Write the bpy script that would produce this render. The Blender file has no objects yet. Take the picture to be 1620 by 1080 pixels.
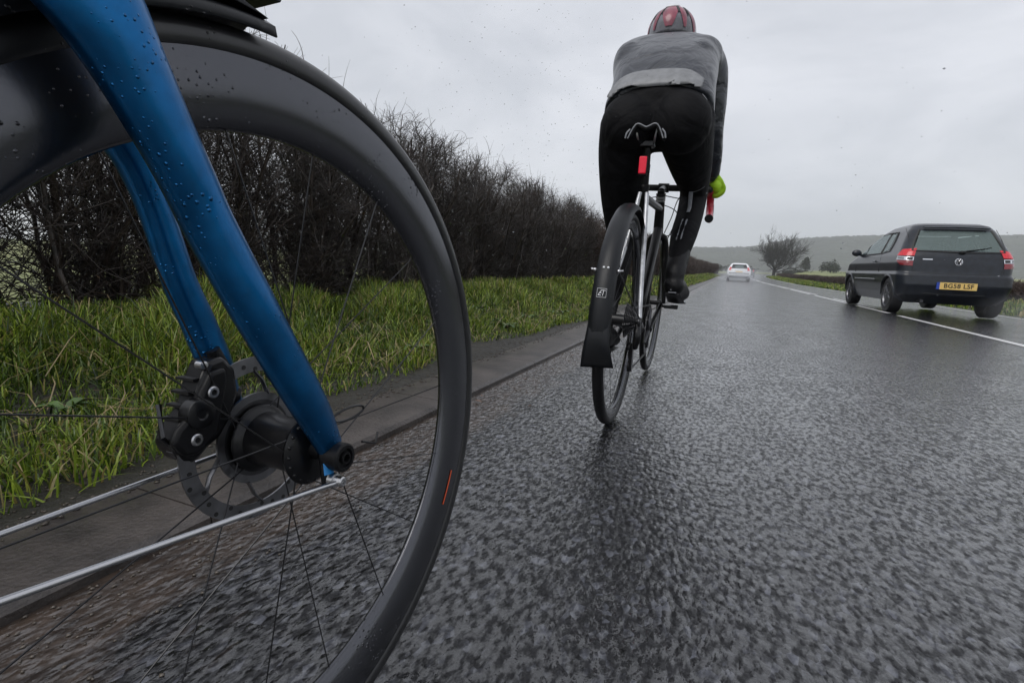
import bpy, bmesh, math, random
import numpy as np
from mathutils import Vector, Matrix
random.seed(7); rng = np.random.default_rng(7)
R = math.radians
SC = bpy.context.scene
COL = SC.collection

# ------------------------------------------------------------------ camera
F_PX, W_PX = 830.0, 1620.0
CAM_H = 0.52
cam_d = bpy.data.cameras.new('camera'); cam = bpy.data.objects.new('camera', cam_d); COL.objects.link(cam)
cam_d.sensor_fit = 'HORIZONTAL'; cam_d.sensor_width = 36.0; cam_d.lens = 36.0*F_PX/W_PX
cam_d.clip_start = 0.01; cam_d.clip_end = 20000
RC = np.array([[0.9254944, 0.0977704, -0.365925], [0.3761458, -0.1239068, 0.9182382], [0.0444359, -0.9874655, -0.151451]])
m = Matrix(((RC[0][0], -RC[0][1], -RC[0][2], 0), (RC[1][0], -RC[1][1], -RC[1][2], 0), (RC[2][0], -RC[2][1], -RC[2][2], CAM_H), (0, 0, 0, 1)))
cam.matrix_world = m
SC.camera = cam

# ------------------------------------------------------------------ world (overcast)
SUN_EL, SUN_ROT = R(50), R(200)
wd = bpy.data.worlds.new('World'); SC.world = wd; wd.use_nodes = True
nt = wd.node_tree; nt.nodes.clear()
def N(t, typ, **kw):
    n = t.nodes.new(typ)
    for k, v in kw.items():
        if k in ('operation', 'blend_type', 'data_type', 'sky_type', 'sun_disc', 'sun_elevation', 'sun_rotation', 'feature', 'noise_dimensions', 'distance', 'normalize', 'invert', 'wave_type', 'bands_direction', 'interpolation_type', 'attribute_name', 'mode', 'air_density', 'dust_density'):
            setattr(n, k, v)
        else:
            n.inputs[k].default_value = v
    return n
def L(t, a, b): t.links.new(a, b)
sky = N(nt, 'ShaderNodeTexSky', sky_type='NISHITA', sun_disc=False, sun_elevation=SUN_EL, sun_rotation=SUN_ROT)
bg1 = N(nt, 'ShaderNodeBackground', Strength=0.09); L(nt, sky.outputs[0], bg1.inputs[0])
tc = N(nt, 'ShaderNodeTexCoord'); mp = N(nt, 'ShaderNodeMapping'); mp.inputs['Scale'].default_value = (1, 1, 2.6); L(nt, tc.outputs['Generated'], mp.inputs[0])
nz = N(nt, 'ShaderNodeTexNoise', Scale=2.2, Detail=7.0, Roughness=0.55); nz.inputs['Distortion'].default_value = .4; L(nt, mp.outputs[0], nz.inputs[0])
cr = N(nt, 'ShaderNodeValToRGB'); L(nt, nz.outputs['Fac'], cr.inputs[0])
e = cr.color_ramp.elements; e[0].position = .40; e[0].color = (.535, .555, .605, 1); e[1].position = .62; e[1].color = (.685, .70, .75, 1)
bg2 = N(nt, 'ShaderNodeBackground', Strength=.98); L(nt, cr.outputs[0], bg2.inputs[0])
mx = N(nt, 'ShaderNodeMixShader', Fac=.93); L(nt, bg1.outputs[0], mx.inputs[1]); L(nt, bg2.outputs[0], mx.inputs[2])
wo = N(nt, 'ShaderNodeOutputWorld'); L(nt, mx.outputs[0], wo.inputs[0])
sd = bpy.data.lights.new('sun', 'SUN'); sd.energy = 1.3; sd.angle = R(40); sd.color = (1, .97, .93)
so = bpy.data.objects.new('sun', sd); COL.objects.link(so)
sv = Vector((math.sin(SUN_ROT)*math.cos(SUN_EL), math.cos(SUN_ROT)*math.cos(SUN_EL), math.sin(SUN_EL)))
so.rotation_euler = (-sv).to_track_quat('-Z', 'Y').to_euler()
SC.view_settings.view_transform = 'Standard'; SC.view_settings.look = 'None'
SC.view_settings.exposure = 0.35; SC.view_settings.gamma = 1.0; SC.view_settings.use_curve_mapping = False
SC.cycles.volume_bounces = 3; SC.cycles.volume_step_rate = 4; SC.cycles.max_bounces = 8; SC.cycles.transparent_max_bounces = 24

# ------------------------------------------------------------------ helpers
def tag(o, label=None, cat=None, group=None, kind=None):
    if label: o['label'] = label
    if cat: o['category'] = cat
    if group: o['group'] = group
    if kind: o['kind'] = kind
    return o
def empty(name, mat=None, **kw):
    o = bpy.data.objects.new(name, None); COL.objects.link(o)
    if mat is not None: o.matrix_world = mat
    o.empty_display_size = .1
    return tag(o, **kw)
class MB:
    def __init__(s): s.v = []; s.f = []
    def add(s, vs, fs):
        b = len(s.v); s.v += [tuple(map(float, p)) for p in vs]; s.f += [tuple(b+i for i in f) for f in fs]
        return s
    def box(s, c, d, rot=None):
        c = np.array(c, float); d = np.array(d, float)/2
        P = np.array([[x, y, z] for z in (-1, 1) for y in (-1, 1) for x in (-1, 1)])*d
        if rot is not None: P = P @ np.array(rot).T
        return s.add(P+c, [(0, 2, 3, 1), (4, 5, 7, 6), (0, 1, 5, 4), (2, 6, 7, 3), (0, 4, 6, 2), (1, 3, 7, 5)])
    def tube(s, pts, r, n=12, ell=2.0, up=(0, 0, 1), caps=True, closed=False):
        """swept ellipse. r: scalar, list, or list of (a,b); a along 'side', b along 'up-ish'."""
        P = np.array(pts, float); k = len(P)
        T = np.gradient(P, axis=0) if not closed else (np.roll(P, -1, 0)-np.roll(P, 1, 0))
        T /= np.linalg.norm(T, axis=1)[:, None]+1e-12
        U = np.array(up, float)
        vs = []
        prev = None
        for i in range(k):
            a = np.cross(T[i], U)
            if np.linalg.norm(a) < .12: a = prev if prev is not None else np.cross(T[i], [1, .2, 0])
            a = a-np.dot(a, T[i])*T[i]; a /= np.linalg.norm(a)
            if prev is not None and np.dot(a, prev) < 0: a = -a
            prev = a; b = np.cross(a, T[i])
            q = r if np.isscalar(r) else r[i]
            ra, rb = (q, q) if np.isscalar(q) else q
            for j in range(n):
                t = 2*math.pi*j/n; ct = math.cos(t); st_ = math.sin(t)
                if ell != 2: ct = math.copysign(abs(ct)**(2/ell), ct); st_ = math.copysign(abs(st_)**(2/ell), st_)
                vs.append(P[i]+a*ra*ct+b*rb*st_)
        fs = []
        for i in range(k if closed else k-1):
            for j in range(n):
                i2 = (i+1) % k; fs.append((i*n+j, i*n+(j+1) % n, i2*n+(j+1) % n, i2*n+j))
        if caps and not closed:
            fs.append(tuple(range(n-1, -1, -1))); fs.append(tuple((k-1)*n+j for j in range(n)))
        return s.add(vs, fs)
    def lathe(s, prof, c=(0, 0, 0), axis='x', n=48, a0=0, a1=2*math.pi):
        """prof: list of (h, r) along axis; closed ring if last==first"""
        full = abs(a1-a0-2*math.pi) < 1e-6; m_ = n if full else n+1; vs = []
        for i in range(m_):
            t = a0+(a1-a0)*i/n; ct, st = math.cos(t), math.sin(t)
            for h, r in prof:
                v = {'x': (h, r*ct, r*st), 'y': (r*ct, h, r*st), 'z': (r*ct, r*st, h)}[axis]
                vs.append((v[0]+c[0], v[1]+c[1], v[2]+c[2]))
        k = len(prof); fs = []
        for i in range(n if full else n):
            i2 = (i+1) % m_
            for j in range(k-1): fs.append((i*k+j, i*k+j+1, i2*k+j+1, i2*k+j))
        return s.add(vs, fs)
    def grid(s, G):
        G = np.array(G, float); a, b = G.shape[:2]
        return s.add(G.reshape(-1, 3), [(i*b+j, i*b+j+1, (i+1)*b+j+1, (i+1)*b+j) for i in range(a-1) for j in range(b-1)])
    def prism(s, poly, axis_off, half):
        """poly (y,z) list extruded along x: centre axis_off, half thickness"""
        n = len(poly)
        vs = [(axis_off-half, y, z) for y, z in poly]+[(axis_off+half, y, z) for y, z in poly]
        fs = [tuple(range(n)), tuple(range(2*n-1, n-1, -1))]+[(i, n+i, n+(i+1) % n, (i+1) % n) for i in range(n)]
        return s.add(vs, fs)
    def sphere(s, c, r, n=10, rot=None):
        rr = np.array((r, r, r) if np.isscalar(r) else r); vs = []; fs = []
        for i in range(n+1):
            p = math.pi*i/n
            for j in range(2*n):
                t = math.pi*j/n; q = np.array([math.sin(p)*math.cos(t), math.sin(p)*math.sin(t), math.cos(p)])*rr
                if rot is not None: q = np.array(rot) @ q
                vs.append(q+np.array(c))
        for i in range(n):
            for j in range(2*n): fs.append((i*2*n+j, (i+1)*2*n+j, (i+1)*2*n+(j+1) % (2*n), i*2*n+(j+1) % (2*n)))
        return s.add(vs, fs)
    def build(s, name, mat, parent=None, smooth=True, bevel=0, fix=True, angle=40, **kw):
        me = bpy.data.meshes.new(name); me.from_pydata(s.v, [], s.f)
        if fix:
            bm = bmesh.new(); bm.from_mesh(me); bmesh.ops.remove_doubles(bm, verts=bm.verts, dist=1e-6)
            bmesh.ops.recalc_face_normals(bm, faces=bm.faces); bm.to_mesh(me); bm.free()
        me.materials.append(mat); o = bpy.data.objects.new(name, me); COL.objects.link(o)
        if parent: o.parent = parent
        if smooth:
            me.shade_smooth()
            try: me.set_sharp_from_angle(angle=R(angle))
            except Exception: pass
        if bevel:
            b = o.modifiers.new('b', 'BEVEL'); b.width = bevel; b.segments = 2; b.limit_method = 'ANGLE'
        return tag(o, **kw)
def np_mesh(name, V, Fq, mat, parent=None, tri=False, **kw):
    me = bpy.data.meshes.new(name); V = np.asarray(V, np.float32); Fq = np.asarray(Fq, np.int32); k = Fq.shape[1]
    me.vertices.add(len(V)); me.vertices.foreach_set('co', V.ravel())
    me.loops.add(Fq.size); me.loops.foreach_set('vertex_index', Fq.ravel())
    me.polygons.add(len(Fq)); me.polygons.foreach_set('loop_start', np.arange(len(Fq), dtype=np.int32)*k)
    me.update(calc_edges=True); me.materials.append(mat)
    o = bpy.data.objects.new(name, me); COL.objects.link(o)
    if parent: o.parent = parent
    return tag(o, **kw)
def arc(cy, cz, r, a0, a1, n=24, x=0):
    return [(x, cy+r*math.cos(R(a0+(a1-a0)*i/n)), cz+r*math.sin(R(a0+(a1-a0)*i/n))) for i in range(n+1)]
def smoothpath(pts, n=8):
    P = np.array(pts, float); P = np.vstack([2*P[0]-P[1], P, 2*P[-1]-P[-2]]); out = []
    for i in range(1, len(P)-2):
        for k in range(n):
            t = k/n; p0, p1, p2, p3 = P[i-1:i+3]
            out.append(.5*((2*p1)+(-p0+p2)*t+(2*p0-5*p1+4*p2-p3)*t*t+(-p0+3*p1-3*p2+p3)*t**3))
    out.append(P[-2]); return np.array(out)
def sm2(pts, rad, n=6):
    """smooth path together with radii (a,b)"""
    Q = smoothpath([list(p)+list(q if not np.isscalar(q) else (q, q)) for p, q in zip(pts, rad)], n)
    return Q[:, :3], [tuple(x) for x in Q[:, 3:]]

# ------------------------------------------------------------------ materials
def mat(name, col, rough=.5, metal=0, coat=0, spec=.5, bump=None, var=None, emis=None, coatr=.1):
    """bump: (scale, strength, dist); var: (scale, amount) colour noise in object space"""
    M_ = bpy.data.materials.new(name); M_.use_nodes = True; t = M_.node_tree; p = t.nodes['Principled BSDF']
    p.inputs['Base Color'].default_value = (*col, 1); p.inputs['Roughness'].default_value = rough; p.inputs['Metallic'].default_value = metal
    p.inputs['Coat Weight'].default_value = coat; p.inputs['Coat Roughness'].default_value = coatr; p.inputs['Specular IOR Level'].default_value = spec
    c = N(t, 'ShaderNodeTexCoord')
    if var:
        n = N(t, 'ShaderNodeTexNoise', Scale=var[0], Detail=6.0, Roughness=.6); L(t, c.outputs['Object'], n.inputs[0])
        r = N(t, 'ShaderNodeValToRGB'); L(t, n.outputs['Fac'], r.inputs[0]); a = var[1]
        r.color_ramp.elements[0].position = .3; r.color_ramp.elements[0].color = tuple(x*(1-a) for x in col)+(1,)
        r.color_ramp.elements[1].position = .7; r.color_ramp.elements[1].color = tuple(min(1, x*(1+a)) for x in col)+(1,)
        L(t, r.outputs[0], p.inputs['Base Color'])
    if bump:
        n = N(t, 'ShaderNodeTexNoise', Scale=bump[0], Detail=4.0); L(t, c.outputs['Object'], n.inputs[0])
        b = N(t, 'ShaderNodeBump', Strength=bump[1], Distance=bump[2]); L(t, n.outputs['Fac'], b.inputs['Height']); L(t, b.outputs[0], p.inputs['Normal'])
    if emis: p.inputs['Emission Color'].default_value = (*emis[0], 1); p.inputs['Emission Strength'].default_value = emis[1]
    return M_
def drops_mat(name, col, rough, metal=0, coat=1, scale=220, amount=.3, **kw):
    """paint or rubber with water beads standing on it"""
    M_ = mat(name, col, rough, metal, coat, **kw); t = M_.node_tree; p = t.nodes['Principled BSDF']
    c = N(t, 'ShaderNodeTexCoord'); v = N(t, 'ShaderNodeTexVoronoi', Scale=scale, feature='F1'); v.inputs['Randomness'].default_value = 1
    n = N(t, 'ShaderNodeTexNoise', Scale=scale*.13, Detail=2.0)
    L(t, c.outputs['Object'], v.inputs[0]); L(t, c.outputs['Object'], n.inputs[0])
    mr = N(t, 'ShaderNodeMapRange'); mr.inputs['From Min'].default_value = .42; mr.inputs['From Max'].default_value = .75; mr.inputs['To Min'].default_value = 0; mr.inputs['To Max'].default_value = amount
    L(t, n.outputs['Fac'], mr.inputs[0])
    s = N(t, 'ShaderNodeMath', operation='SUBTRACT'); L(t, mr.outputs[0], s.inputs[0]); L(t, v.outputs['Distance'], s.inputs[1])
    mxm = N(t, 'ShaderNodeMath', operation='MAXIMUM'); mxm.inputs[1].default_value = 0; L(t, s.outputs[0], mxm.inputs[0])
    b = N(t, 'ShaderNodeBump', Strength=1.0, Distance=1.2/scale); L(t, mxm.outputs[0], b.inputs['Height'])
    L(t, b.outputs[0], p.inputs['Coat Normal']); 
    if p.inputs['Normal'].is_linked: L(t, p.inputs['Normal'].links[0].from_socket, b.inputs['Normal'])
    L(t, b.outputs[0], p.inputs['Normal'])
    return M_
M = {}
M['rubber'] = drops_mat('wet_rubber', (.012, .012, .013), .38, coat=.35, coatr=.25, spec=.4, scale=260, amount=.35)
M['rubber2'] = mat('tyre_rubber', (.007, .007, .008), .45, coat=.1, coatr=.25, spec=.25, bump=(90, .4, .003))
M['carbon'] = drops_mat('wet_carbon', (.10, .102, .112), .24, metal=.93, coat=.1, coatr=.2, scale=200, amount=.4, bump=(300, .08, .0005))
M['blue'] = drops_mat('blue_paint', (.003, .115, .31), .36, metal=.95, coat=.3, coatr=.12, scale=240, amount=.42, var=(45, .22), bump=(900, .15, .0003))
M['black'] = mat('black_metal', (.005, .005, .006), .32, coat=.1, spec=.35, bump=(120, .15, .001))
M['blackmatte'] = mat('black_plastic', (.006, .006, .007), .45, spec=.25, bump=(60, .2, .001), var=(30, .3))
M['mudg'] = drops_mat('wet_black_plastic', (.006, .007, .009), .42, coat=.08, coatr=.3, spec=.3, scale=230, amount=.4)
M['steel'] = mat('brushed_steel', (.55, .55, .56), .28, metal=1, bump=(200, .1, .0005))
M['rotor'] = mat('rotor_steel', (.20, .20, .21), .32, metal=1, bump=(150, .2, .0005), var=(40, .3))
M['darksteel'] = mat('dark_steel', (.09, .09, .095), .35, metal=1, bump=(150, .2, .0005))
M['spoke'] = mat('spoke_black', (.03, .03, .032), .3, metal=.6)
M['silver'] = mat('silver_paint', (.42, .43, .45), .3, metal=.5, coat=.6, bump=(60, .1, .001), var=(35, .35))
M['white'] = mat('white_plastic', (.75, .76, .78), .35)
M['orange'] = mat('orange_decal', (.75, .09, .015), .4, coat=.4)
M['skyblue'] = mat('light_blue_sticker', (.02, .22, .55), .4)
M['red'] = mat('red_tape', (.50, .012, .035), .42, bump=(120, .4, .002), coat=.3)
M['redlight'] = mat('lit_red_lens', (.5, .01, .03), .25, emis=((1, .01, .05), .16), bump=(90, .4, .002))
M['lime'] = mat('lime_glove', (.42, .72, .02), .6, bump=(80, .3, .002))
M['reflect'] = mat('grey_reflective_tape', (.22, .23, .25), .35, bump=(120, .2, .001), var=(60, .3))
M['hem'] = mat('grey_reflective_hem', (.20, .205, .215), .5, bump=(70, .3, .002), var=(40, .2))
M['glass_d'] = mat('dark_lens', (.03, .01, .01), .1)
M['skin'] = mat('skin', (.42, .25, .18), .5)
M['yellow'] = mat('yellow_plate', (.72, .50, .16), .45)
M['plateblue'] = mat('plate_blue', (.02, .06, .35), .4)
M['ink'] = mat('black_ink', (.015, .015, .015), .5)
def cloth(name, col, rough, wr=10, st=.5, coat=.0, spec=.5):
    M_ = mat(name, col, rough, coat=coat, coatr=.3, spec=spec); t = M_.node_tree; p = t.nodes['Principled BSDF']
    c = N(t, 'ShaderNodeTexCoord'); n = N(t, 'ShaderNodeTexNoise', Scale=wr, Detail=3.0, Roughness=.45); n.inputs['Distortion'].default_value = .9
    mp_ = N(t, 'ShaderNodeMapping'); mp_.inputs['Scale'].default_value = (1.4, .9, 1.4); L(t, c.outputs['Object'], mp_.inputs[0]); L(t, mp_.outputs[0], n.inputs[0])
    n2 = N(t, 'ShaderNodeTexNoise', Scale=500.0, Detail=2.0); L(t, c.outputs['Object'], n2.inputs[0])
    b = N(t, 'ShaderNodeBump', Strength=st, Distance=.03); L(t, n.outputs['Fac'], b.inputs['Height'])
    b2 = N(t, 'ShaderNodeBump', Strength=.25, Distance=.001); L(t, n2.outputs['Fac'], b2.inputs['Height']); L(t, b.outputs[0], b2.inputs['Normal']); L(t, b2.outputs[0], p.inputs['Normal'])
    p.inputs['Sheen Weight'].default_value = .0
    return M_
M['jacket'] = cloth('wet_grey_jacket', (.012, .015, .023), .38, 8, 1.0, coat=.3)
M['tights'] = cloth('black_tights', (.004, .004, .005), .7, 7, .5, spec=.15)
M['shoe'] = cloth('black_overshoe', (.004, .004, .005), .45, 14, .2, coat=.05, spec=.25)

# ------------------------------------------------------------------ terrain
def xc(y): return np.maximum(0, np.asarray(y, float)-50)**2/2300.0      # the road swings to the right far ahead
def prof(y):
    y = np.asarray(y, float); return -0.006*np.clip(y-1.7, 0, 45)
def zroad(x, y): u = np.asarray(x, float)-xc(y); return prof(y)-.013*np.maximum(0, np.clip(u, -1, 6)-.5)
RX0, RX1 = -.86, 5.35
def sst(a, b, x): t = np.clip((x-a)/(b-a), 0, 1); return t*t*(3-2*t)
def zverge(x, y):
    u = np.asarray(x, float)-xc(y); y = np.asarray(y, float)
    lft = .015+.085*sst(1.15, 2.8, -u)+.02*np.sin(x*5+y*1.3)*sst(1.2, 1.8, -u)
    rgt = .0+.12*sst(RX1, 7.0, u)+.011*np.maximum(0, np.minimum(y, 330)-60)*sst(8.5, 14, u)
    return prof(y)-.063*(u > 2)+np.where(u < 2, lft, rgt)
M_TAR = None
def strip(name, us, ys, zf, mt, dz=0, **kw):
    ys = np.asarray(ys, float); G = np.zeros((len(ys), len(us), 3))
    for j, u in enumerate(us):
        X = u+xc(ys); G[:, j, 0] = X; G[:, j, 1] = ys; G[:, j, 2] = zf(X, ys)+dz
    a, b = G.shape[:2]; idx = np.arange(a*b).reshape(a, b)
    Fq = np.stack([idx[:-1, :-1], idx[:-1, 1:], idx[1:, 1:], idx[1:, :-1]], -1).reshape(-1, 4)
    o = np_mesh(name, G.reshape(-1, 3), Fq, mt, **kw); o.data.shade_smooth(); return o
ys_road = np.concatenate([np.arange(-6, 60, 1.0), np.arange(60, 420, 5.0)])

# wet asphalt
def road_mat():
    M_ = bpy.data.materials.new('wet_asphalt'); M_.use_nodes = True; t = M_.node_tree; p = t.nodes['Principled BSDF']
    c = N(t, 'ShaderNodeTexCoord'); O = c.outputs['Object']
    mp_ = N(t, 'ShaderNodeMapping'); mp_.inputs['Scale'].default_value = (1, .62, 1); L(t, O, mp_.inputs[0])
    v = N(t, 'ShaderNodeTexVoronoi', Scale=88.0, feature='F1'); L(t, mp_.outputs[0], v.inputs[0])
    v2 = N(t, 'ShaderNodeTexNoise', Scale=40.0, Detail=5.0, Roughness=.62); L(t, mp_.outputs[0], v2.inputs[0])
    big = N(t, 'ShaderNodeTexNoise', Scale=5.0, Detail=4.0, Roughness=.6); L(t, mp_.outputs[0], big.inputs[0])
    wat = N(t, 'ShaderNodeMapRange'); wat.inputs['From Min'].default_value = .40; wat.inputs['From Max'].default_value = .62; L(t, big.outputs['Fac'], wat.inputs[0])   # 0 = film of water over the chippings
    vm = N(t, 'ShaderNodeMath', operation='MULTIPLY'); vm.inputs[1].default_value = 1.1; L(t, v2.outputs['Fac'], vm.inputs[0]); h = N(t, 'ShaderNodeMath', operation='MULTIPLY_ADD'); h.inputs[1].default_value = -1.0; L(t, v.outputs['Distance'], h.inputs[0]); L(t, vm.outputs[0], h.inputs[2])
    hs = N(t, 'ShaderNodeMath', operation='MULTIPLY'); L(t, h.outputs[0], hs.inputs[0])
    am = N(t, 'ShaderNodeMapRange'); am.inputs['To Min'].default_value = .6; am.inputs['To Max'].default_value = 1.0; L(t, wat.outputs[0], am.inputs[0]); hm2 = N(t, 'ShaderNodeMath', operation='MULTIPLY'); L(t, am.outputs[0], hm2.inputs[0]); L(t, hm2.outputs[0], hs.inputs[1])
    b = N(t, 'ShaderNodeBump', Strength=1.0, Distance=.0062); L(t, hs.outputs[0], b.inputs['Height'])
    rip = N(t, 'ShaderNodeTexNoise', Scale=22.0, Detail=3.0); mp2 = N(t, 'ShaderNodeMapping'); mp2.inputs['Scale'].default_value = (.8, 1.3, 1); L(t, O, mp2.inputs[0]); L(t, mp2.outputs[0], rip.inputs[0])
    b2 = N(t, 'ShaderNodeBump', Strength=.3, Distance=.012); L(t, rip.outputs['Fac'], b2.inputs['Height']); L(t, b.outputs[0], b2.inputs['Normal']); L(t, b2.outputs[0], p.inputs['Normal'])
    rr = N(t, 'ShaderNodeMapRange'); rr.inputs['To Min'].default_value = .3; rr.inputs['To Max'].default_value = .35; L(t, wat.outputs[0], rr.inputs[0]); L(t, rr.outputs[0], p.inputs['Roughness'])
    cs = N(t, 'ShaderNodeSeparateColor'); L(t, v.outputs['Color'], cs.inputs[0]); ca_ = N(t, 'ShaderNodeMath', operation='MULTIPLY_ADD'); ca_.inputs[1].default_value = .45; L(t, cs.outputs[0], ca_.inputs[0]); vh = N(t, 'ShaderNodeMath', operation='MULTIPLY'); vh.inputs[1].default_value = .6; L(t, v2.outputs['Fac'], vh.inputs[0]); L(t, vh.outputs[0], ca_.inputs[2]); cr_ = N(t, 'ShaderNodeValToRGB'); L(t, ca_.outputs[0], cr_.inputs[0])
    cr_.color_ramp.elements[0].position = .35; cr_.color_ramp.elements[0].color = (.004, .004, .005, 1); cr_.color_ramp.elements[1].position = .82; cr_.color_ramp.elements[1].color = (.10, .105, .125, 1); cr_.color_ramp.elements.new(.66).color = (.008, .008, .010, 1)
    p.inputs['Coat IOR'].default_value = 1.78; p.inputs['Coat Roughness'].default_value = .06
    wf = N(t, 'ShaderNodeTexNoise', Scale=62.0, Detail=3.0, Roughness=.55); L(t, mp_.outputs[0], wf.inputs[0])
    pt = N(t, 'ShaderNodeTexNoise', Scale=62.0, Detail=4.0, Roughness=.6); mp4 = N(t, 'ShaderNodeMapping'); mp4.inputs['Scale'].default_value = (1.25, .62, 1); L(t, O, mp4.inputs[0]); L(t, mp4.outputs[0], pt.inputs[0])
    cwt = N(t, 'ShaderNodeMapRange'); cwt.inputs['From Min'].default_value = .43; cwt.inputs['From Max'].default_value = .55; cwt.inputs['To Min'].default_value = .12; cwt.inputs['To Max'].default_value = 1; L(t, pt.outputs['Fac'], cwt.inputs[0]); L(t, cwt.outputs[0], p.inputs['Coat Weight'])
    wh = N(t, 'ShaderNodeMath', operation='MULTIPLY_ADD'); wh.inputs[1].default_value = -.45; L(t, v.outputs['Distance'], wh.inputs[0]); L(t, wf.outputs['Fac'], wh.inputs[2])
    wa = N(t, 'ShaderNodeMath', operation='MULTIPLY'); L(t, wh.outputs[0], wa.inputs[0]); L(t, am.outputs[0], wa.inputs[1])
    bc = N(t, 'ShaderNodeBump', Strength=1.0, Distance=.0040); L(t, wa.outputs[0], bc.inputs['Height']); bc2 = N(t, 'ShaderNodeBump', Strength=.3, Distance=.004); L(t, rip.outputs['Fac'], bc2.inputs['Height']); L(t, bc.outputs[0], bc2.inputs['Normal']); L(t, bc2.outputs[0], p.inputs['Coat Normal'])
    # silt washed up along the kerb
    sx = N(t, 'ShaderNodeSeparateXYZ'); L(t, O, sx.inputs[0])
    n3 = N(t, 'ShaderNodeTexNoise', Scale=3.2, Detail=6.0, Roughness=.7); mp3 = N(t, 'ShaderNodeMapping'); mp3.inputs['Scale'].default_value = (1.6, .45, 1); L(t, O, mp3.inputs[0]); L(t, mp3.outputs[0], n3.inputs[0])
    ad = N(t, 'ShaderNodeMath', operation='MULTIPLY_ADD'); ad.inputs[1].default_value = .7; L(t, n3.outputs['Fac'], ad.inputs[0]); L(t, sx.outputs[0], ad.inputs[2])
    ms = N(t, 'ShaderNodeMapRange'); ms.inputs['From Min'].default_value = -.28; ms.inputs['From Max'].default_value = -.38; L(t, ad.outputs[0], ms.inputs[0])
    im = N(t, 'ShaderNodeMapRange'); im.inputs['To Min'].default_value = 1; im.inputs['To Max'].default_value = .35; L(t, ms.outputs[0], im.inputs[0]); L(t, im.outputs[0], hm2.inputs[1])
    n4 = N(t, 'ShaderNodeTexNoise', Scale=22.0, Detail=6.0, Roughness=.7); L(t, mp3.outputs[0], n4.inputs[0])
    mud = N(t, 'ShaderNodeValToRGB'); L(t, n4.outputs['Fac'], mud.inputs[0]); mud.color_ramp.elements[0].position = .35; mud.color_ramp.elements[0].color = (.014, .010, .008, 1); mud.color_ramp.elements[1].position = .7; mud.color_ramp.elements[1].color = (.070, .050, .038, 1)
    mxc = N(t, 'ShaderNodeMix', data_type='RGBA'); L(t, ms.outputs[0], mxc.inputs['Factor']); L(t, cr_.outputs[0], mxc.inputs[6]); L(t, mud.outputs[0], mxc.inputs[7]); L(t, mxc.outputs[2], p.inputs['Base Color'])
    p.inputs['Specular IOR Level'].default_value = .25
    return M_
M['road'] = road_mat()
M['paint'] = mat('white_road_paint', (.62, .62, .62), .3, bump=(80, .6, .004), var=(25, .35))
M['kerbm'] = mat('wet_kerb_concrete', (.052, .044, .040), .42, bump=(110, .8, .004), var=(7, .6), coat=.15)
M['soil'] = mat('wet_soil', (.016, .014, .009), .6, bump=(30, .8, .02), var=(8, .5))
M['vergeg'] = mat('verge_earth', (.035, .045, .014), .7, bump=(25, 1, .03), var=(5, .5))
def field_mat():
    M_ = mat('field', (.07, .10, .03), .8); t = M_.node_tree; p = t.nodes['Principled BSDF']; c = N(t, 'ShaderNodeTexCoord')
    n = N(t, 'ShaderNodeTexNoise', Scale=.02, Detail=8.0, Roughness=.6); L(t, c.outputs['Object'], n.inputs[0]); r = N(t, 'ShaderNodeValToRGB'); L(t, n.outputs['Fac'], r.inputs[0])
    r.color_ramp.elements[0].position = .4; r.color_ramp.elements[0].color = (.12, .15, .045, 1); r.color_ramp.elements[1].position = .6; r.color_ramp.elements[1].color = (.24, .25, .10, 1); L(t, r.outputs[0], p.inputs['Base Color']); return M_
M['field'] = field_mat()

strip('road', np.linspace(RX0-.02, RX1+.02, 9), ys_road, zroad, M['road'], kind='structure')
# painted lines: near solid hazard line, then a double line ahead
def paint(name, u0, u1, y0, y1, lab):
    ys = np.linspace(y0, y1, max(2, int((y1-y0)/1.0)+1)); return strip(name, [u0, u1], ys, zroad, M['paint'], dz=.004, label=lab, kind='structure')
paint('road_marking', 2.60, 2.70, -5, 10.2, None)
for i, (a, b) in enumerate([(10.8, 13.2), (14.2, 19), (20, 26), (27, 33), (34, 40), (41, 47), (49, 56), (58, 66), (68, 78), (80, 90)]): paint('road_marking', 2.60, 2.70, a, b, None)
for a, b in [(12.5, 17), (20, 60)]: paint('road_marking', 2.80, 2.88, a, b, None)
paint('road_marking', 5.10, 5.18, 6, 200, None)
# kerb: row of long concrete blocks
kb = MB(); y = -3.0
while y < 120:
    l = .915 if y < 30 else 4.0; ys = (y+.002, y+l-.002); P = []
    for yy in ys:
        o_ = float(xc(yy)); zz = float(prof(yy))
        for u, z in ((-.862, -.05), (-.862, .014), (-.872, .024), (-1.10, .028), (-1.115, .022), (-1.115, -.05)): P.append((u+o_, yy, zz+z))
    kb.add(P, [(0, 1, 2, 3, 4, 5), (11, 10, 9, 8, 7, 6)]+[(i, 6+i, 6+(i+1) % 6, (i+1) % 6) for i in range(6)])
    y += l
kb.build('kerb', M['kerbm'], kind='structure')
us_l = [-4.6, -4.0, -3.4, -3, -2.6, -2.3, -2.0, -1.7, -1.5, -1.3, -1.2, -1.10]
ys_v = np.concatenate([np.arange(-4, 20, .5), np.arange(20, 60, 2.0), np.arange(60, 420, 5.0)])
strip('verge_ground', us_l, ys_v, zverge, M['soil'], kind='structure')
strip('verge_ground', [RX1-.05, 5.7, 6.2, 6.8, 7.4, 8.6], ys_v, zverge, M['vergeg'], kind='structure')
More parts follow.
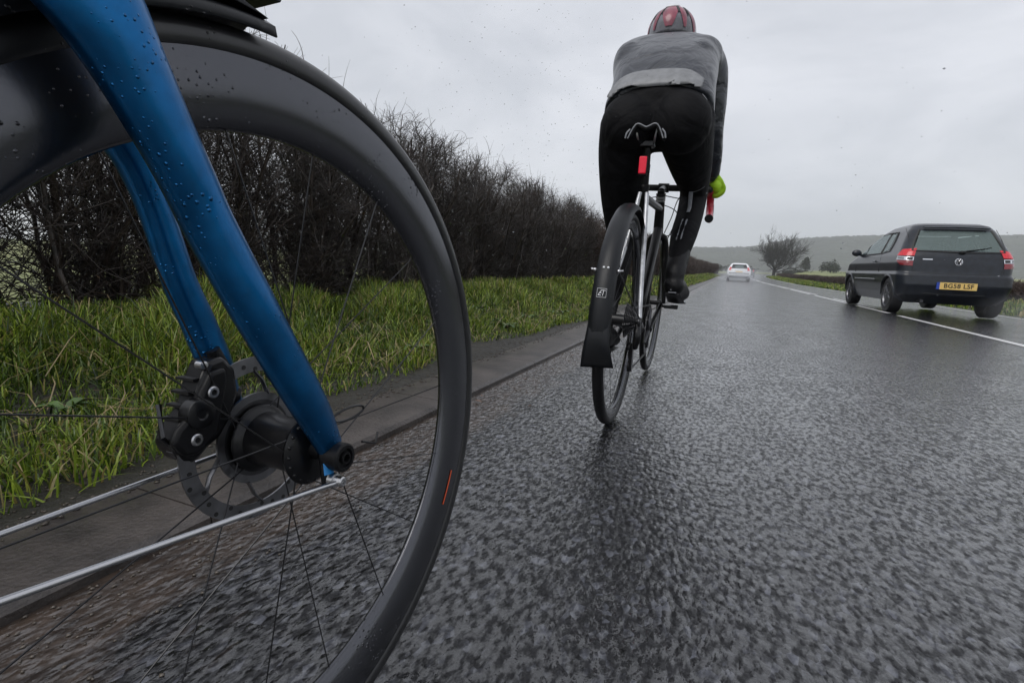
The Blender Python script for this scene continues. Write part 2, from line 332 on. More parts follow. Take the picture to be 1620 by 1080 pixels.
# base ground out to the horizon
sx_ = np.concatenate([-np.geomspace(1950, 5, 40), np.linspace(-4.4, 12, 18), np.geomspace(13, 1950, 50)])
sy_ = np.concatenate([[-400, -200, -100, -50, -20, -10], np.arange(-5, 60, 3.0), np.geomspace(62, 1900, 60)])
GX, GY = np.meshgrid(sx_, sy_); GZ = zverge(GX, GY)
inside = (GX-xc(GY) > -4.2) & (GX-xc(GY) < 8.2); GZ = GZ-.03-np.where(inside, .25, 0)
idx = np.arange(GX.size).reshape(GX.shape)
np_mesh('ground', np.stack([GX, GY, GZ], -1).reshape(-1, 3), np.stack([idx[:-1, :-1], idx[:-1, 1:], idx[1:, 1:], idx[1:, :-1]], -1).reshape(-1, 4), M['field'], kind='structure').data.shade_smooth()

# wooded hills
M['hill'] = mat('wooded_hill', (.030, .034, .026), .9, var=(.012, .75), bump=(.08, 1, 6))
hx = np.array([-1600, -700, -200, -74, -17, 43, 83, 122, 197, 269, 366, 473, 700, 1600]); hz = np.array([60, 55, 41, 47, 48, 52, 62, 70, 76, 80, 81, 85, 95, 70])
def noise1(x, s, seed): r_ = np.random.default_rng(seed); k = r_.uniform(.6, 1.6, 8)*s; p_ = r_.uniform(0, 6.28, 8); return sum(np.sin(x*kk+pp) for kk, pp in zip(k, p_))/8**.5
HX = np.linspace(-1500, 1500, 900); rows = []
for t_ in np.linspace(0, 1, 40):
    yy = 760+440*t_+90*max(0, t_-.9)*4
    e_ = sst(0, 1, t_)
    hh = np.interp(HX*1200/yy if yy < 1200 else HX, hx, hz)*e_*(yy/1200)
    rough = (noise1(HX, .25, int(t_*99)+3)*1.1+noise1(HX, .9, int(t_*99)+50)*.9)*(e_**.5)
    rows.append(np.stack([HX, np.full_like(HX, yy)+noise1(HX, .02, 5)*8, hh+rough-.5], -1))
HG = np.array(rows); a, b = HG.shape[:2]; idx = np.arange(a*b).reshape(a, b)
np_mesh('hills', HG.reshape(-1, 3), np.stack([idx[:-1, :-1], idx[:-1, 1:], idx[1:, 1:], idx[1:, :-1]], -1).reshape(-1, 4), M['hill'], kind='structure')

# ------------------------------------------------------------------ grass
def grass_mat(name, ramp):
    M_ = bpy.data.materials.new(name); M_.use_nodes = True; t = M_.node_tree; p = t.nodes['Principled BSDF']
    a_ = N(t, 'ShaderNodeAttribute', attribute_name='tint'); r = N(t, 'ShaderNodeValToRGB'); L(t, a_.outputs['Fac'], r.inputs[0])
    els = r.color_ramp.elements; els[0].position = ramp[0][0]; els[0].color = (*ramp[0][1], 1); els[1].position = ramp[-1][0]; els[1].color = (*ramp[-1][1], 1)
    for q, cc in ramp[1:-1]: x_ = els.new(q); x_.color = (*cc, 1)
    L(t, r.outputs[0], p.inputs['Base Color']); p.inputs['Roughness'].default_value = .38; p.inputs['Specular IOR Level'].default_value = .5
    p.inputs['Subsurface Weight'].default_value = 0
    tr = N(t, 'ShaderNodeBsdfTranslucent'); L(t, r.outputs[0], tr.inputs[0]); mx_ = N(t, 'ShaderNodeMixShader', Fac=.3); L(t, p.outputs[0], mx_.inputs[1]); L(t, tr.outputs[0], mx_.inputs[2])
    L(t, mx_.outputs[0], t.nodes['Material Output'].inputs[0]); return M_
M['grass'] = grass_mat('grass', [(0, (.012, .028, .004)), (.4, (.060, .110, .010)), (.75, (.27, .36, .040)), (.9, (.24, .19, .06)), (1, (.36, .30, .14))])
def clump(x, y, s=1.0): return (np.sin(x*3.1*s+1.3*np.sin(y*2.3*s))+np.sin(y*2.7*s+1.7*np.sin(x*1.9*s+.6))+np.sin((x+y)*6.1*s))/3
def grass(name, n, ufun, yfun, hfun, wfun, lab, dens=None, seed=1, cat='grass'):
    g = np.random.default_rng(seed); y = yfun(g, n); u = ufun(g, n, y); x = u+xc(y)
    cl = clump(x, y, 1.4)
    keep = g.random(n) < (.85+.3*cl) if dens is None else g.random(n) < dens(u, y)
    x, y, u, cl = x[keep], y[keep], u[keep], cl[keep]; n = len(x); z = zverge(x, y)-.01
    h = hfun(g, n, u, y)*(1+.6*cl); w = wfun(g, n, y)
    az = g.uniform(0, 6.283, n); lean = np.abs(g.normal(.6, .35, n))*h
    dx, dy = np.cos(az)*lean, np.sin(az)*lean
    fx = g.uniform(0, 6.283, n); sx, sy = np.cos(fx)*w, np.sin(fx)*w
    hs = np.sqrt(np.maximum(h*h-lean*lean*.6, h*h*.15))
    V = np.zeros((n, 7, 3))
    for k, (f, lf, zf_, wf) in enumerate([(0, 0, 0, 1), (.5, .28, .55, .8), (.8, .62, .86, .5)]):
        V[:, 2*k, 0] = x+dx*lf-sx*wf; V[:, 2*k, 1] = y+dy*lf-sy*wf; V[:, 2*k+1, 0] = x+dx*lf+sx*wf; V[:, 2*k+1, 1] = y+dy*lf+sy*wf
        V[:, 2*k, 2] = V[:, 2*k+1, 2] = z+hs*zf_
    V[:, 6, 0] = x+dx; V[:, 6, 1] = y+dy; V[:, 6, 2] = z+hs*(.96-.25*g.random(n))
    tri = np.array([(0, 1, 3), (0, 3, 2), (2, 3, 5), (2, 5, 4), (4, 5, 6)])
    Fq = (np.arange(n)[:, None, None]*7+tri[None]).reshape(-1, 3)
    o = np_mesh(name, V.reshape(-1, 3), Fq, M['grass'], label=lab, cat=cat, kind='stuff')
    tint = np.clip(g.normal(.45, .24, n)+.18*cl+np.where(g.random(n) < .07, .5, 0), 0, 1)
    at = o.data.attributes.new('tint', 'FLOAT', 'POINT'); at.data.foreach_set('value', np.repeat(tint, 7).astype(np.float32)); return o
edge = lambda y: -1.27+.07*np.sin(y*1.7)+.05*np.sin(y*4.1)
grass('grass', 105000, lambda g, n, y: edge(y)-(1.9*g.random(n)**.9), lambda g, n: .1+8.5*g.random(n)**1.1,
      lambda g, n, u, y: (.05+.10*sst(1.3, 2.1, -u))*g.uniform(.5, 1.5, n), lambda g, n, y: .0022+.0007*g.random(n)+.0003*y, 'tall wet green verge grass between the pale kerb and the near bare hedge', seed=2)
grass('grass', 75000, lambda g, n, y: edge(y)-(1.9*g.random(n)), lambda g, n: 8.5+75*g.random(n)**1.9,
      lambda g, n, u, y: (.05+.10*sst(1.3, 2.1, -u))*g.uniform(.6, 1.5, n), lambda g, n, y: .003+.0009*y, 'distant strip of green verge grass along the left hedge behind the cyclist', seed=3)
grass('grass', 34000, lambda g, n, y: RX1+.1+2.3*g.random(n), lambda g, n: 6+110*g.random(n)**1.6,
      lambda g, n, u, y: .12*g.uniform(.6, 1.5, n), lambda g, n, y: .004+.0009*y, 'green grass strip beyond the far lane under the low dark hedge', seed=4)

M['straw'] = mat('wet_straw', (.20, .15, .075), .45, var=(9, .6))
g = np.random.default_rng(12); n_ = 2600; Vd = []; Fd = []
for i in range(n_):
    y = .1+9*g.random()**1.2; u = -1.22-1.7*g.random(); x = u; z = float(zverge(x, y))+g.uniform(0, .07); az = g.uniform(0, 6.28); l = g.uniform(.06, .24); up_ = g.uniform(-.1, .7)*l; w = g.uniform(.0009, .0022)
    p0 = np.array((x, y, z)); p1 = p0+(math.cos(az)*l*.5, math.sin(az)*l*.5, up_*.7); p2 = p0+(math.cos(az+.2)*l, math.sin(az+.2)*l, up_*.8); sd_ = np.array((-math.sin(az)*w, math.cos(az)*w, 0)); k = len(Vd)
    Vd += [p0-sd_, p0+sd_, p1+sd_, p1-sd_, p2+sd_*.4, p2-sd_*.4]; Fd += [(k, k+1, k+2, k+3), (k+3, k+2, k+4, k+5)]
np_mesh('dead_grass', np.array(Vd), np.array(Fd), M['straw'], label='fallen straw coloured dead stems among the near verge grass', cat='dead grass', kind='stuff')
M['weed'] = mat('dock_leaf', (.050, .095, .018), .4, var=(14, .6))
wv = MB()
for i in range(46):
    y = .3+7.5*g.random(); u = -1.35-1.2*g.random(); z = float(zverge(u, y))+.02; nl = int(g.integers(5, 9)); sz = g.uniform(.04, .10)
    for k in range(nl):
        az = 2*math.pi*k/nl+g.uniform(-.4, .4); l = sz*g.uniform(.7, 1.3); c_, s_ = math.cos(az), math.sin(az); row = []
        for t_ in (0, .25, .5, .75, 1):
            w = .22*l*math.sin(math.pi*min(.97, t_+.06))**.7; r_ = l*t_; h_ = l*(.9*t_-.75*t_*t_); row.append([(u+c_*r_-s_*w*q, y+s_*r_+c_*w*q, z+h_+abs(q)*w*.5) for q in (-1, 0, 1)])
        wv.grid(row)
wv.build('weeds', M['weed'], None, fix=False, label='low broad leaved weeds growing among the near verge grass', cat='weeds', kind='stuff')
# ------------------------------------------------------------------ twigs: hedge, trees
M['twig'] = mat('wet_twig', (.042, .032, .026), .30, spec=.55, var=(16, .9))
M['twig2'] = mat('far_twig', (.052, .032, .024), .38, spec=.4, var=(9, .9))
M['bark'] = mat('tree_bark', (.035, .032, .028), .7)
class TW:
    """fast 3-sided twig tubes"""
    def __init__(s): s.V = []; s.F = []; s.n = 0
    def poly(s, P, r0, r1, sides=3):
        P = np.asarray(P); k = len(P); T = np.gradient(P, axis=0); T /= np.linalg.norm(T, axis=1)[:, None]+1e-9
        A = np.cross(T, [.31, .2, .93]); nn = np.linalg.norm(A, axis=1)[:, None]; A = np.where(nn < .1, np.cross(T, [1, 0, .1]), A); A /= np.linalg.norm(A, axis=1)[:, None]+1e-9; B = np.cross(T, A)
        rr = np.linspace(r0, r1, k)[:, None]
        vs = np.stack([P+rr*(A*math.cos(2*math.pi*j/sides)+B*math.sin(2*math.pi*j/sides)) for j in range(sides)], 1).reshape(-1, 3)
        s.V.append(vs); i = np.arange(k-1)[:, None]*sides; j = np.arange(sides)[None]
        f = np.stack([i+j, i+(j+1) % sides, i+sides+(j+1) % sides, i+sides+j], -1).reshape(-1, 4)+s.n
        s.F.append(f); s.n += len(vs)
    def build(s, name, mt, parent=None, **kw):
        return np_mesh(name, np.concatenate(s.V), np.concatenate(s.F), mt, parent, **kw)
def wander(g, p, d, L_, k, jit, lift=0):
    P = [np.array(p, float)]; d = np.array(d, float); d /= np.linalg.norm(d)
    for _ in range(k):
        d = d+g.normal(0, jit, 3)+np.array([0, 0, lift]); d /= np.linalg.norm(d); P.append(P[-1]+d*L_/k)
    return np.array(P)
def hedge_section(seed, H=1.88, D=1.0, LY=2.0, stems=17, b1=15, b2=7, thick=1.0, top_shoots=6):
    g = np.random.default_rng(seed); t = TW()
    def inside(P): return (P[:, 2] < H+.04*np.sin(P[:, 1]*9)+g.normal(0, .04)) & (abs(P[:, 0]) < D/2+.06+.05*np.sin(P[:, 1]*5+P[:, 2]*4))
    def put(P, r0, r1, sd=3):
        ok = inside(P); k = len(P) if ok.all() else int(np.argmin(ok))
        if k >= 2: t.poly(P[:k], r0, r0+(r1-r0)*(k-1)/(len(P)-1), sd)
        return k
    for i in range(stems):
        p = (g.normal(0, D*.16), g.uniform(-LY/2, LY/2), -.1); S = wander(g, p, (g.normal(0, .25), g.normal(0, .25), 1), H*g.uniform(.8, 1.15), 9, .13, .05)
        r = g.uniform(.010, .026)*thick; put(S, r, r*.35, 5)
        for _ in range(b1):
            q = int(g.integers(1, 9)); az = g.uniform(0, 6.28); Bp = wander(g, S[q], (math.cos(az), math.sin(az), g.uniform(.1, 1.5)), g.uniform(.3, .75), 6, .22, .08); rb = g.uniform(.003, .0065)*thick
            k = put(Bp, rb, rb*.4)
            for _ in range(b2):
                q2 = int(g.integers(0, max(1, k-1))); az = g.uniform(0, 6.28); Cp = wander(g, Bp[q2], (math.cos(az), math.sin(az), g.uniform(-.2, 1.3)), g.uniform(.10, .36), 4, .25, .05); put(Cp, .0022*thick, .0009*thick)
    for _ in range(int(stems*5)):     # low brush and old stalks at the foot
        p = (g.uniform(-D/2, D/2), g.uniform(-LY/2, LY/2), g.uniform(0, .35)); Cp = wander(g, p, (g.normal(0, 1), g.normal(0, 1), g.uniform(-.2, .8)), g.uniform(.3, .8), 5, .3); put(Cp, .0035*thick, .001*thick)
    for _ in range(top_shoots):
        p = (g.normal(0, .25), g.uniform(-LY/2, LY/2), H-.15); Cp = wander(g, p, (g.normal(0, .3), g.normal(0, .3), 1), g.uniform(.2, .42), 5, .12); t.poly(Cp, .004*thick, .001*thick)
    return t
def inst_hedge(root, protos, spots):
    for i, (x, y, z, s, rz) in enumerate(spots):
        p = protos[i % len(protos)]
        if p.get('used'): o = p.copy(); COL.objects.link(o)
        else: o = p; p['used'] = 1
        o.parent = root; o.location = (x, y, z); o.scale = (s[0], s[1], s[2]); o.rotation_euler = (0, 0, rz)
    for p in protos:
        if 'used' in p: pass
hroot = empty('hedge', label='long bare clipped hedge of dark wet twigs along the left verge', cat='hedge')
pr = [hedge_section(11+i, stems=22, b1=21, b2=13).build('bush', M['twig'], hroot) for i in range(4)]
spots = []; y = -1.0
HXC = -3.42
while y < 13:
    spots.append((HXC+random.uniform(-.05, .05), y, float(prof(y))+.07, (1.0*random.choice((1, -1)), random.choice((1, -1)), random.uniform(.96, 1.04)), random.choice((0, math.pi)))); y += .8
spots += [(HXC-.55, yy_, .07, (1, 1, 1.0), 0) for yy_ in (-.6, .5)]
inst_hedge(hroot, pr, spots)
pf = [hedge_section(31+i, stems=26, b1=20, b2=9, thick=1.7, LY=2.6).build('bush', M['twig2'], hroot) for i in range(3)]
spots = []
while y < 110:
    st = 1.3 if y < 30 else 2.6; sc = 1 if y < 30 else 1.35
    spots.append((HXC+float(xc(y)), y, float(prof(y))+.05, (random.choice((1, -1)), sc, random.uniform(.95, 1.05)), random.choice((0, math.pi)))); y += st
inst_hedge(hroot, pf, spots)
for o in list(hroot.children):
    if 'used' in o: del o['used']
g = np.random.default_rng(77); n_ = 2600
P_ = np.stack([HXC+g.normal(0, .28, n_), g.uniform(-1, 22, n_), .1+1.7*g.random(n_)**1.7], 1); a_ = g.normal(0, 1, (n_, 3)); a_ /= np.linalg.norm(a_, axis=1)[:, None]; b_ = np.cross(a_, g.normal(0, 1, (n_, 3))); b_ /= np.linalg.norm(b_, axis=1)[:, None]; sz = g.uniform(.006, .018, (n_, 1))
M['hleaf'] = mat('withered_leaf', (.10, .060, .030), .4, var=(5, .7)); M['ivy'] = mat('ivy_leaf', (.06, .11, .015), .35, var=(5, .5))
VL = np.stack([P_-a_*sz, P_+b_*sz*.6, P_+a_*sz, P_-b_*sz*.6], 1)
for nm_, sl, mt_ in (('withered_leaves', slice(0, 1900), M['hleaf']), ('ivy_leaves', slice(1900, 2600), M['ivy'])):
    vv = VL[sl].reshape(-1, 3); np_mesh(nm_, vv, np.arange(len(vv)).reshape(-1, 4), mt_, hroot)
# low hedge right
h2 = empty('hedge', label='low dark clipped hedge along the field beyond the oncoming lane', cat='hedge')
pr2 = [hedge_section(51+i, H=.66, D=.8, stems=26, b1=12, b2=5, thick=2.2, LY=3, top_shoots=2).build('bush', M['twig2'], h2) for i in range(3)]
spots = []; y = 5.0
while y < 150:
    st = 1.6 if y < 40 else 3.0; spots.append((8.0+float(xc(y)), y, float(prof(y))+.05, (random.choice((1, -1)), 1.0 if y < 40 else 1.5, random.uniform(.95, 1.08)), random.choice((0, math.pi)))); y += st
inst_hedge(h2, pr2, spots)
for o in list(h2.children):
    if 'used' in o: del o['used']

def bare_tree(x, y, z, H, Wd, seed, lab, name='bare_tree', levels=5, group=None, thick=1.0):
    g = np.random.default_rng(seed); root = empty(name, Matrix.Translation((x, y, z)), label=lab, cat='tree', group=group)
    tr = TW(); br = TW()
    T = wander(g, (0, 0, -.3), (0, 0, 1), H*.17, 4, .05); tr.poly(T, H*.035*thick, H*.028*thick, 8)
    def rec(p, d, L_, r, lv):
        P = wander(g, p, d, L_, 5, .16, .03); br.poly(P, r, r*.55, 3 if lv > 1 else 6)
        if lv >= levels: return
        nb = (8, 6, 5, 5, 4)[min(lv, 4)]
        for i in range(nb):
            q = int(g.integers(2, 6)); dd = P[min(q, 5)]-P[min(q, 5)-1]; dd = dd/np.linalg.norm(dd)
            ax = g.normal(0, 1, 3); ax -= ax.dot(dd)*dd; ax /= np.linalg.norm(ax)+1e-9; ang = g.uniform(.3, .75)
            nd = dd*math.cos(ang)+ax*math.sin(ang); nd[2] += .12; rec(P[q if q < 6 else 5], nd, L_*g.uniform(.5, .72), r*.52, lv+1)
    for i in range(15):
        az = i*2.4+g.uniform(-.3, .3); el = (.14, .4, .8, 1.5, 2.8)[i % 5]
        sc = 1/(1+.25*(i % 5 == 4)); d = np.array([math.cos(az)*Wd/H, math.sin(az)*Wd/H, el]); rec(T[-1-(i % 3)], d, H*.44*sc, H*.013*thick, 0)
    tr.build('trunk', M['bark'], root); br.build('crown', M['bark'], root); return root
bare_tree(12.6, 170, -.2, 13.0, 13.5, 4, 'wide bare tree standing alone where the road bends right', thick=1.0, levels=3)

def leafcloud(g, c, r, n, size):
    d = g.normal(0, 1, (n, 3)); d /= np.linalg.norm(d, axis=1)[:, None]; rad = g.random(n)[:, None]**.4; lump = 1+.22*np.sin(d[:, :1]*5+c[0])+.18*np.sin(d[:, 2:]*7+d[:, 1:2]*4)
    C = np.array(c)+d*rad*lump*np.array(r); a_ = g.normal(0, 1, (n, 3)); a_ /= np.linalg.norm(a_, axis=1)[:, None]; b_ = np.cross(a_, g.normal(0, 1, (n, 3))); b_ /= np.linalg.norm(b_, axis=1)[:, None]
    s = size*g.uniform(.6, 1.4, (n, 1)); V = np.stack([C-a_*s, C+b_*s*.6, C+a_*s, C-b_*s*.6], 1).reshape(-1, 3); return V, np.arange(4*n).reshape(-1, 4)
M['leafd'] = mat('dark_foliage', (.035, .042, .028), .6, var=(.8, .4))
def bushy(name, x, y, z, parts, n, size, lab, cat, seed, trunk=True, group=None):
    g = np.random.default_rng(seed); root = empty(name, Matrix.Translation((x, y, z)), label=lab, cat=cat, group=group)
    Vs, Fs, k = [], [], 0
    for c, r in parts:
        V, F_ = leafcloud(g, c, r, n, size); Vs.append(V); Fs.append(F_+k); k += len(V)
    np_mesh('crown', np.concatenate(Vs), np.concatenate(Fs), M['leafd'], root)
    t = TW(); t.poly(wander(g, (0, 0, -.3), (0, 0, 1), parts[0][0][2]+.3, 4, .04), .22, .1, 6); t.build('trunk', M['bark'], root)
bushy('conifer_tree', 26.6, 220, 1.0, [((0, 0, 2.4), (1.7, 1.7, 1.6)), ((0, 0, 3.6), (1.3, 1.3, 1.4)), ((0, 0, 4.6), (.7, .7, 1.0))], 700, .22, 'small dark pointed tree in the field right of the wide bare tree', 'tree', 1)
bushy('round_tree', 31.4, 200, .9, [((0, 0, 2.6), (2.6, 2.4, 1.9)), ((1.2, 0, 1.9), (1.9, 1.8, 1.4)), ((-1.4, 0, 1.9), (1.8, 1.8, 1.3))], 700, .22, 'low rounded dark tree in the field just left of the black car', 'tree', 2)
sg = random.Random(4)
for i, (x, y, w, h, lab) in enumerate([(4.5, 182, 3.0, 2.2, 'low dark shrub beyond the road bend directly left of the wide tree'), (.2, 190, 3.2, 1.9, 'low dark shrub directly above the white car roof'), (-4.5, 200, 3.2, 2.4, 'low dark shrub left of the white car at the hedge end'),
        (20.5, 195, 2.6, 1.7, 'low scrub patch right of the wide bare tree'), (38, 215, 3.6, 1.5, 'low scrub behind the black car left window')]):
    bushy('shrub', x, y, .2, [((0, 0, h*.5), (w, w*.7, h*.55)), ((w*.7, 0, h*.4), (w*.7, w*.5, h*.45)), ((-w*.8, 0, h*.35), (w*.7, w*.5, h*.4))], 420, .2, lab, 'shrub', 20+i, group='shrubs on the far field edge')

# ------------------------------------------------------------------ wheel builder (local: x axle, y forward, z up, origin hub)
RW = .345
def wheel(parent, name='wheel', tyre_w=.014, rim_in=.27, nsp=24, hub_r=.015, hub_w=.05, rim_w=.0115, loc=(0, 0, 0), mt=None, fl=.022, lab=None, spr=.0007):
    mb = MB(); wr = rim_w; Ro = .3235
    H_ = Ro-rim_in; half = [(.93, 1), (1.02, .86), (1.08, .66), (1.05, .50), (.93, .34), (.72, .18), (.42, .05), (.15, 0)]
    mb.lathe([(-wr*a_, rim_in+H_*b_) for a_, b_ in half]+[(wr*a_, rim_in+H_*b_) for a_, b_ in half[::-1]]+[(-wr*.93, Ro)], n=160)
    w = mb.build(name, M['carbon'] if mt is None else mt, parent, angle=60); w.location = loc
    if lab: w['label'] = lab
    ty = MB(); pr_ = []
    for i in range(17):
        a_ = R(-128+256*i/16); pr_.append((tyre_w*math.sin(a_), (RW-tyre_w)+tyre_w*math.cos(a_)))
    pr_.append((0, RW-tyre_w*1.75)); pr_.append(pr_[0]); ty.lathe(pr_, n=160); ty.build('tyre', M['rubber'] if hub_r > .02 else M['rubber2'], w, angle=80)
    hb = MB()
    hb.lathe([(-hub_w, .0), (-hub_w, .008), (-hub_w*.8, .009), (-hub_w*.78, fl*.85), (-hub_w*.70, fl), (-hub_w*.62, fl*.95), (-hub_w*.55, hub_r), (0, hub_r*.94), (hub_w*.55, hub_r), (hub_w*.62, fl*.95), (hub_w*.70, fl), (hub_w*.78, fl*.85), (hub_w*.8, .009), (hub_w, .008), (hub_w, 0)], n=40)
    hb.build('hub', M['black'], w)
    for i in range(nsp):
        side = 1 if i % 2 else -1; a_ = 2*math.pi*i/nsp; b_ = a_+(.55 if (i//2) % 2 else -.55)
        p0 = (side*hub_w*.68, (fl-.003)*math.cos(b_), (fl-.003)*math.sin(b_)); p1 = (side*.002, (rim_in+.003)*math.cos(a_), (rim_in+.003)*math.sin(a_))
        MB().tube([p0, p1], spr, 5).build('spoke', M['spoke'], w)
    return w

# ------------------------------------------------------------------ near blue bicycle
yaw, lean = -.036, -.026
fw = Vector((-math.sin(yaw), math.cos(yaw), 0)); rt0 = Vector((math.cos(yaw), math.sin(yaw), 0)); upv = Vector((0, 0, 1))*math.cos(lean)+rt0*math.sin(lean); rtv = fw.cross(upv)
BM = Matrix(((rtv.x, fw.x, upv.x, -.353), (rtv.y, fw.y, upv.y, .355), (rtv.z, fw.z, upv.z, 0), (0, 0, 0, 1)))
bike1 = empty('bicycle', BM, label='blue bicycle close up on the left, its fork and deep black wheel filling the frame', cat='bicycle')
Z0 = RW
def lz(pts): return [(p[0], p[1], p[2]+Z0) for p in pts]
w1 = wheel(bike1, hub_r=.0255, hub_w=.046, fl=.032, loc=(0, 0, Z0), tyre_w=.0142, rim_w=.0125, rim_in=.268, nsp=18)
# orange decal on rim flank
dm = MB(); G = []
for r_ in (.2995, .3028):
    G.append([(.0142, r_*math.cos(R(a_)), r_*math.sin(R(a_))) for a_ in np.linspace(-33, -24, 10)])
dm.grid(G); dm.build('orange_decal', M['orange'], w1)
# disc rotor
rm = MB(); XR = -.036
def ring(mb, r0, r1, x0, t, n=96):
    mb.lathe([(x0-t, r0), (x0-t, r1), (x0+t, r1), (x0+t, r0), (x0-t, r0)], n=n)
ring(rm, .0635, .0775, XR, .0009); ring(rm, .036, .043, XR, .0012)
for i in range(6):
    a_ = 2*math.pi*i/6+.2; b_ = a_+.35
    rm.tube([(XR, .042*math.cos(a_), .042*math.sin(a_)), (XR, .055*math.cos((a_+b_)/2+.02), .055*math.sin((a_+b_)/2+.02)), (XR, .065*math.cos(b_), .065*math.sin(b_))], [(.0012, .003)]*3, 6, up=(1, 0, 0))
rot_o = rm.build('disc_rotor', M['rotor'], w1)
q_ = MB()
for k in range(36):
    a_ = 2*math.pi*k/36; r0 = .0662+.004*(k % 3); q_.lathe([(XR+.0009, 0), (XR+.0009, .0021), (XR+.0013, .0021), (XR+.0013, 0)], c=(0, r0*math.cos(a_), r0*math.sin(a_)), n=10)
q_.build('rotor_slots', M['ink'], rot_o)
cm = MB(); ring(cm, .012, .0365, XR-.001, .002, 40)
for i in range(6):
    a_ = 2*math.pi*i/6; cm.sphere((XR-.005, .029*math.cos(a_), .029*math.sin(a_)), .0035, 5)
cm.build('rotor_carrier', M['darksteel'], w1)
# fork: two blades and a crown in one moulding
fk = MB()
for sx in (1, -1):
    if sx > 0: ctr = [(.050, .003, .004), (.051, -.0125, .034), (.051, -.030, .064), (.0505, -.055, .107), (.050, -.073, .139), (.048, -.099, .189), (.049, -.111, .213), (.050, -.1255, .240), (.050, -.144, .275), (.048, -.159, .302), (.034, -.178, .335), (0, -.196, .368)]
    else: ctr = [(-.058, .003, .000), (-.058, -.012, .034), (-.057, -.0235, .072), (-.056, -.0385, .112), (-.055, -.0525, .146), (-.053, -.066, .190), (-.051, -.077, .218), (-.047, -.092, .246), (-.040, -.120, .278), (-.030, -.145, .308), (-.018, -.172, .335), (0, -.186, .362)]
    rad = [(.0125, .009), (.016, .0105), (.0175, .0115), (.018, .012), (.0185, .0125), (.018, .013), (.018, .0135), (.019, .014), (.022, .0155), (.027, .018), (.031, .024), (.033, .028)]
    if sx < 0: rad = [(.011, .009), (.013, .0095), (.0155, .010), (.0150, .010), (.014, .0105), (.013, .0105), (.012, .011), (.0135, .012), (.017, .014), (.022, .017), (.028, .022), (.030, .026)]
    P, q = sm2(ctr, rad, 4); fk.tube(lz(P), q, 20, up=(1, 0, 0))
fk.tube(lz([(0, -.165, .352), (0, -.20, .40), (0, -.235, .46)]), [(.030, .034), (.027, .029), (.024, .024)], 20, up=(1, 0, 0))
fork = fk.build('fork', M['blue'], bike1, angle=70)
# axle end cap
ax = MB(); ax.lathe([(.050, 0), (.050, .0128), (.0665, .0128), (.068, .0112), (.068, .0085), (.0655, .0078), (.0655, .0055), (.069, .0052), (.069, .0036), (.064, .0034), (.064, 0)], c=(0, .003, Z0-.004), n=36); ax.build('axle_cap', M['blackmatte'], bike1)
# eyelet bolt
bl = MB(); bl.lathe([(.054, 0), (.054, .0062), (.060, .0062), (.0602, .0045), (.0675, .0045), (.0685, .0035), (.0685, .002), (.066, .0018), (.066, 0)], c=(0, -.001, Z0-.0245), n=20); bl.build('bolt', M['steel'], bike1)
MB().tube(lz([(.054, -.004, -.008), (.056, -.005, -.018)]), [(.006, .002)]*2, 8, up=(1, 0, 0)).build('sticker', M['skyblue'], bike1)
MB().tube(lz([(.049, -.001, .0), (.050, -.001, -.030)]), [(.008, .005), (.006, .004)], 10, up=(1, 0, 0)).build('fork_eyelet', M['black'], bike1)
# mudguard stays
st = MB(); st.tube(lz([(.0635, -.001, -.0255), (.062, -.02, -.0235), (.052, -.226, -.0045), (.030, -.345, .006)]), .00225, 10); st.build('mudguard_stay', M['steel'], bike1)
st = MB(); st.tube(lz([(-.0655, .002, -.0155), (-.064, -.02, -.0155), (-.060, -.182, -.0168), (-.030, -.345, -.010)]), .00225, 10); st.build('mudguard_stay', M['steel'], bike1)
# caliper
cl = MB()
poly = [(-.022, .070), (-.033, .083), (-.047, .080), (-.056, .062), (-.062, .044), (-.078, .028), (-.083, .016), (-.074, .000), (-.062, -.003), (-.052, .006), (-.040, .012), (-.028, .028), (-.020, .048)]
cl.prism([(a_, b_+Z0) for a_, b_ in poly], -.046, .013)
cal = cl.build('brake_caliper', M['black'], bike1, bevel=.004, angle=35)
c2 = MB(); c2.prism([(min(a_-.004, -.034-.2*(.08-b_)), b_*.8+.008+Z0) for a_, b_ in poly], -.029, .004); c2.build('caliper_body', M['blackmatte'], cal, bevel=.003)
for (by, bz) in ((-.0505, .0555), (-.0675, .019)):
    b_ = MB(); b_.lathe([(-.034, 0), (-.034, .0052), (-.0245, .0052), (-.0235, .0042), (-.0235, .0026), (-.0262, .0024), (-.0262, 0)], c=(0, by, bz+Z0), n=18); b_.build('bolt', M['steel'], cal)
b_ = MB(); b_.lathe([(-.040, 0), (-.040, .0035), (-.032, .0035), (-.031, 0)], c=(0, -.052, .078+Z0), n=14); b_.build('bolt', M['steel'], cal)
b_ = MB(); b_.tube(lz([(-.046, -.026, .070), (-.046, -.034, .088)]), [.007, .006], 12); b_.tube(lz([(-.052, -.038, .080), (-.060, -.040, .098), (-.060, -.044, .112)]), .0026, 8); b_.build('brake_hose', M['blackmatte'], cal)
b_ = MB()
b_.lathe([(-.036, 0), (-.036, .0125), (-.0235, .0125), (-.0225, .0105), (-.0225, .0045), (-.0235, .004), (-.0235, 0)], c=(0, -.0625, .0395+Z0), n=28); b_.build('piston_cap', M['black'], cal, bevel=.0005)
b_ = MB()
for k in range(5): b_.box((-.048, -.0565-.0048*k, Z0+.066-.0105*k), (.022, .006, .0022))
b_.build('cooling_fins', M['darksteel'], cal)
b_ = MB(); b_.lathe([(-.046, .0), (-.046, .0065), (-.038, .0065), (-.038, .0)], c=(0, -.0735, .0095+Z0), n=6); b_.tube(lz([(-.040, -.078, .012), (-.040, -.086, .024), (-.046, -.083, .050)]), .0022, 8); b_.build('bleed_bolt', M['darksteel'], cal)
b_ = MB()
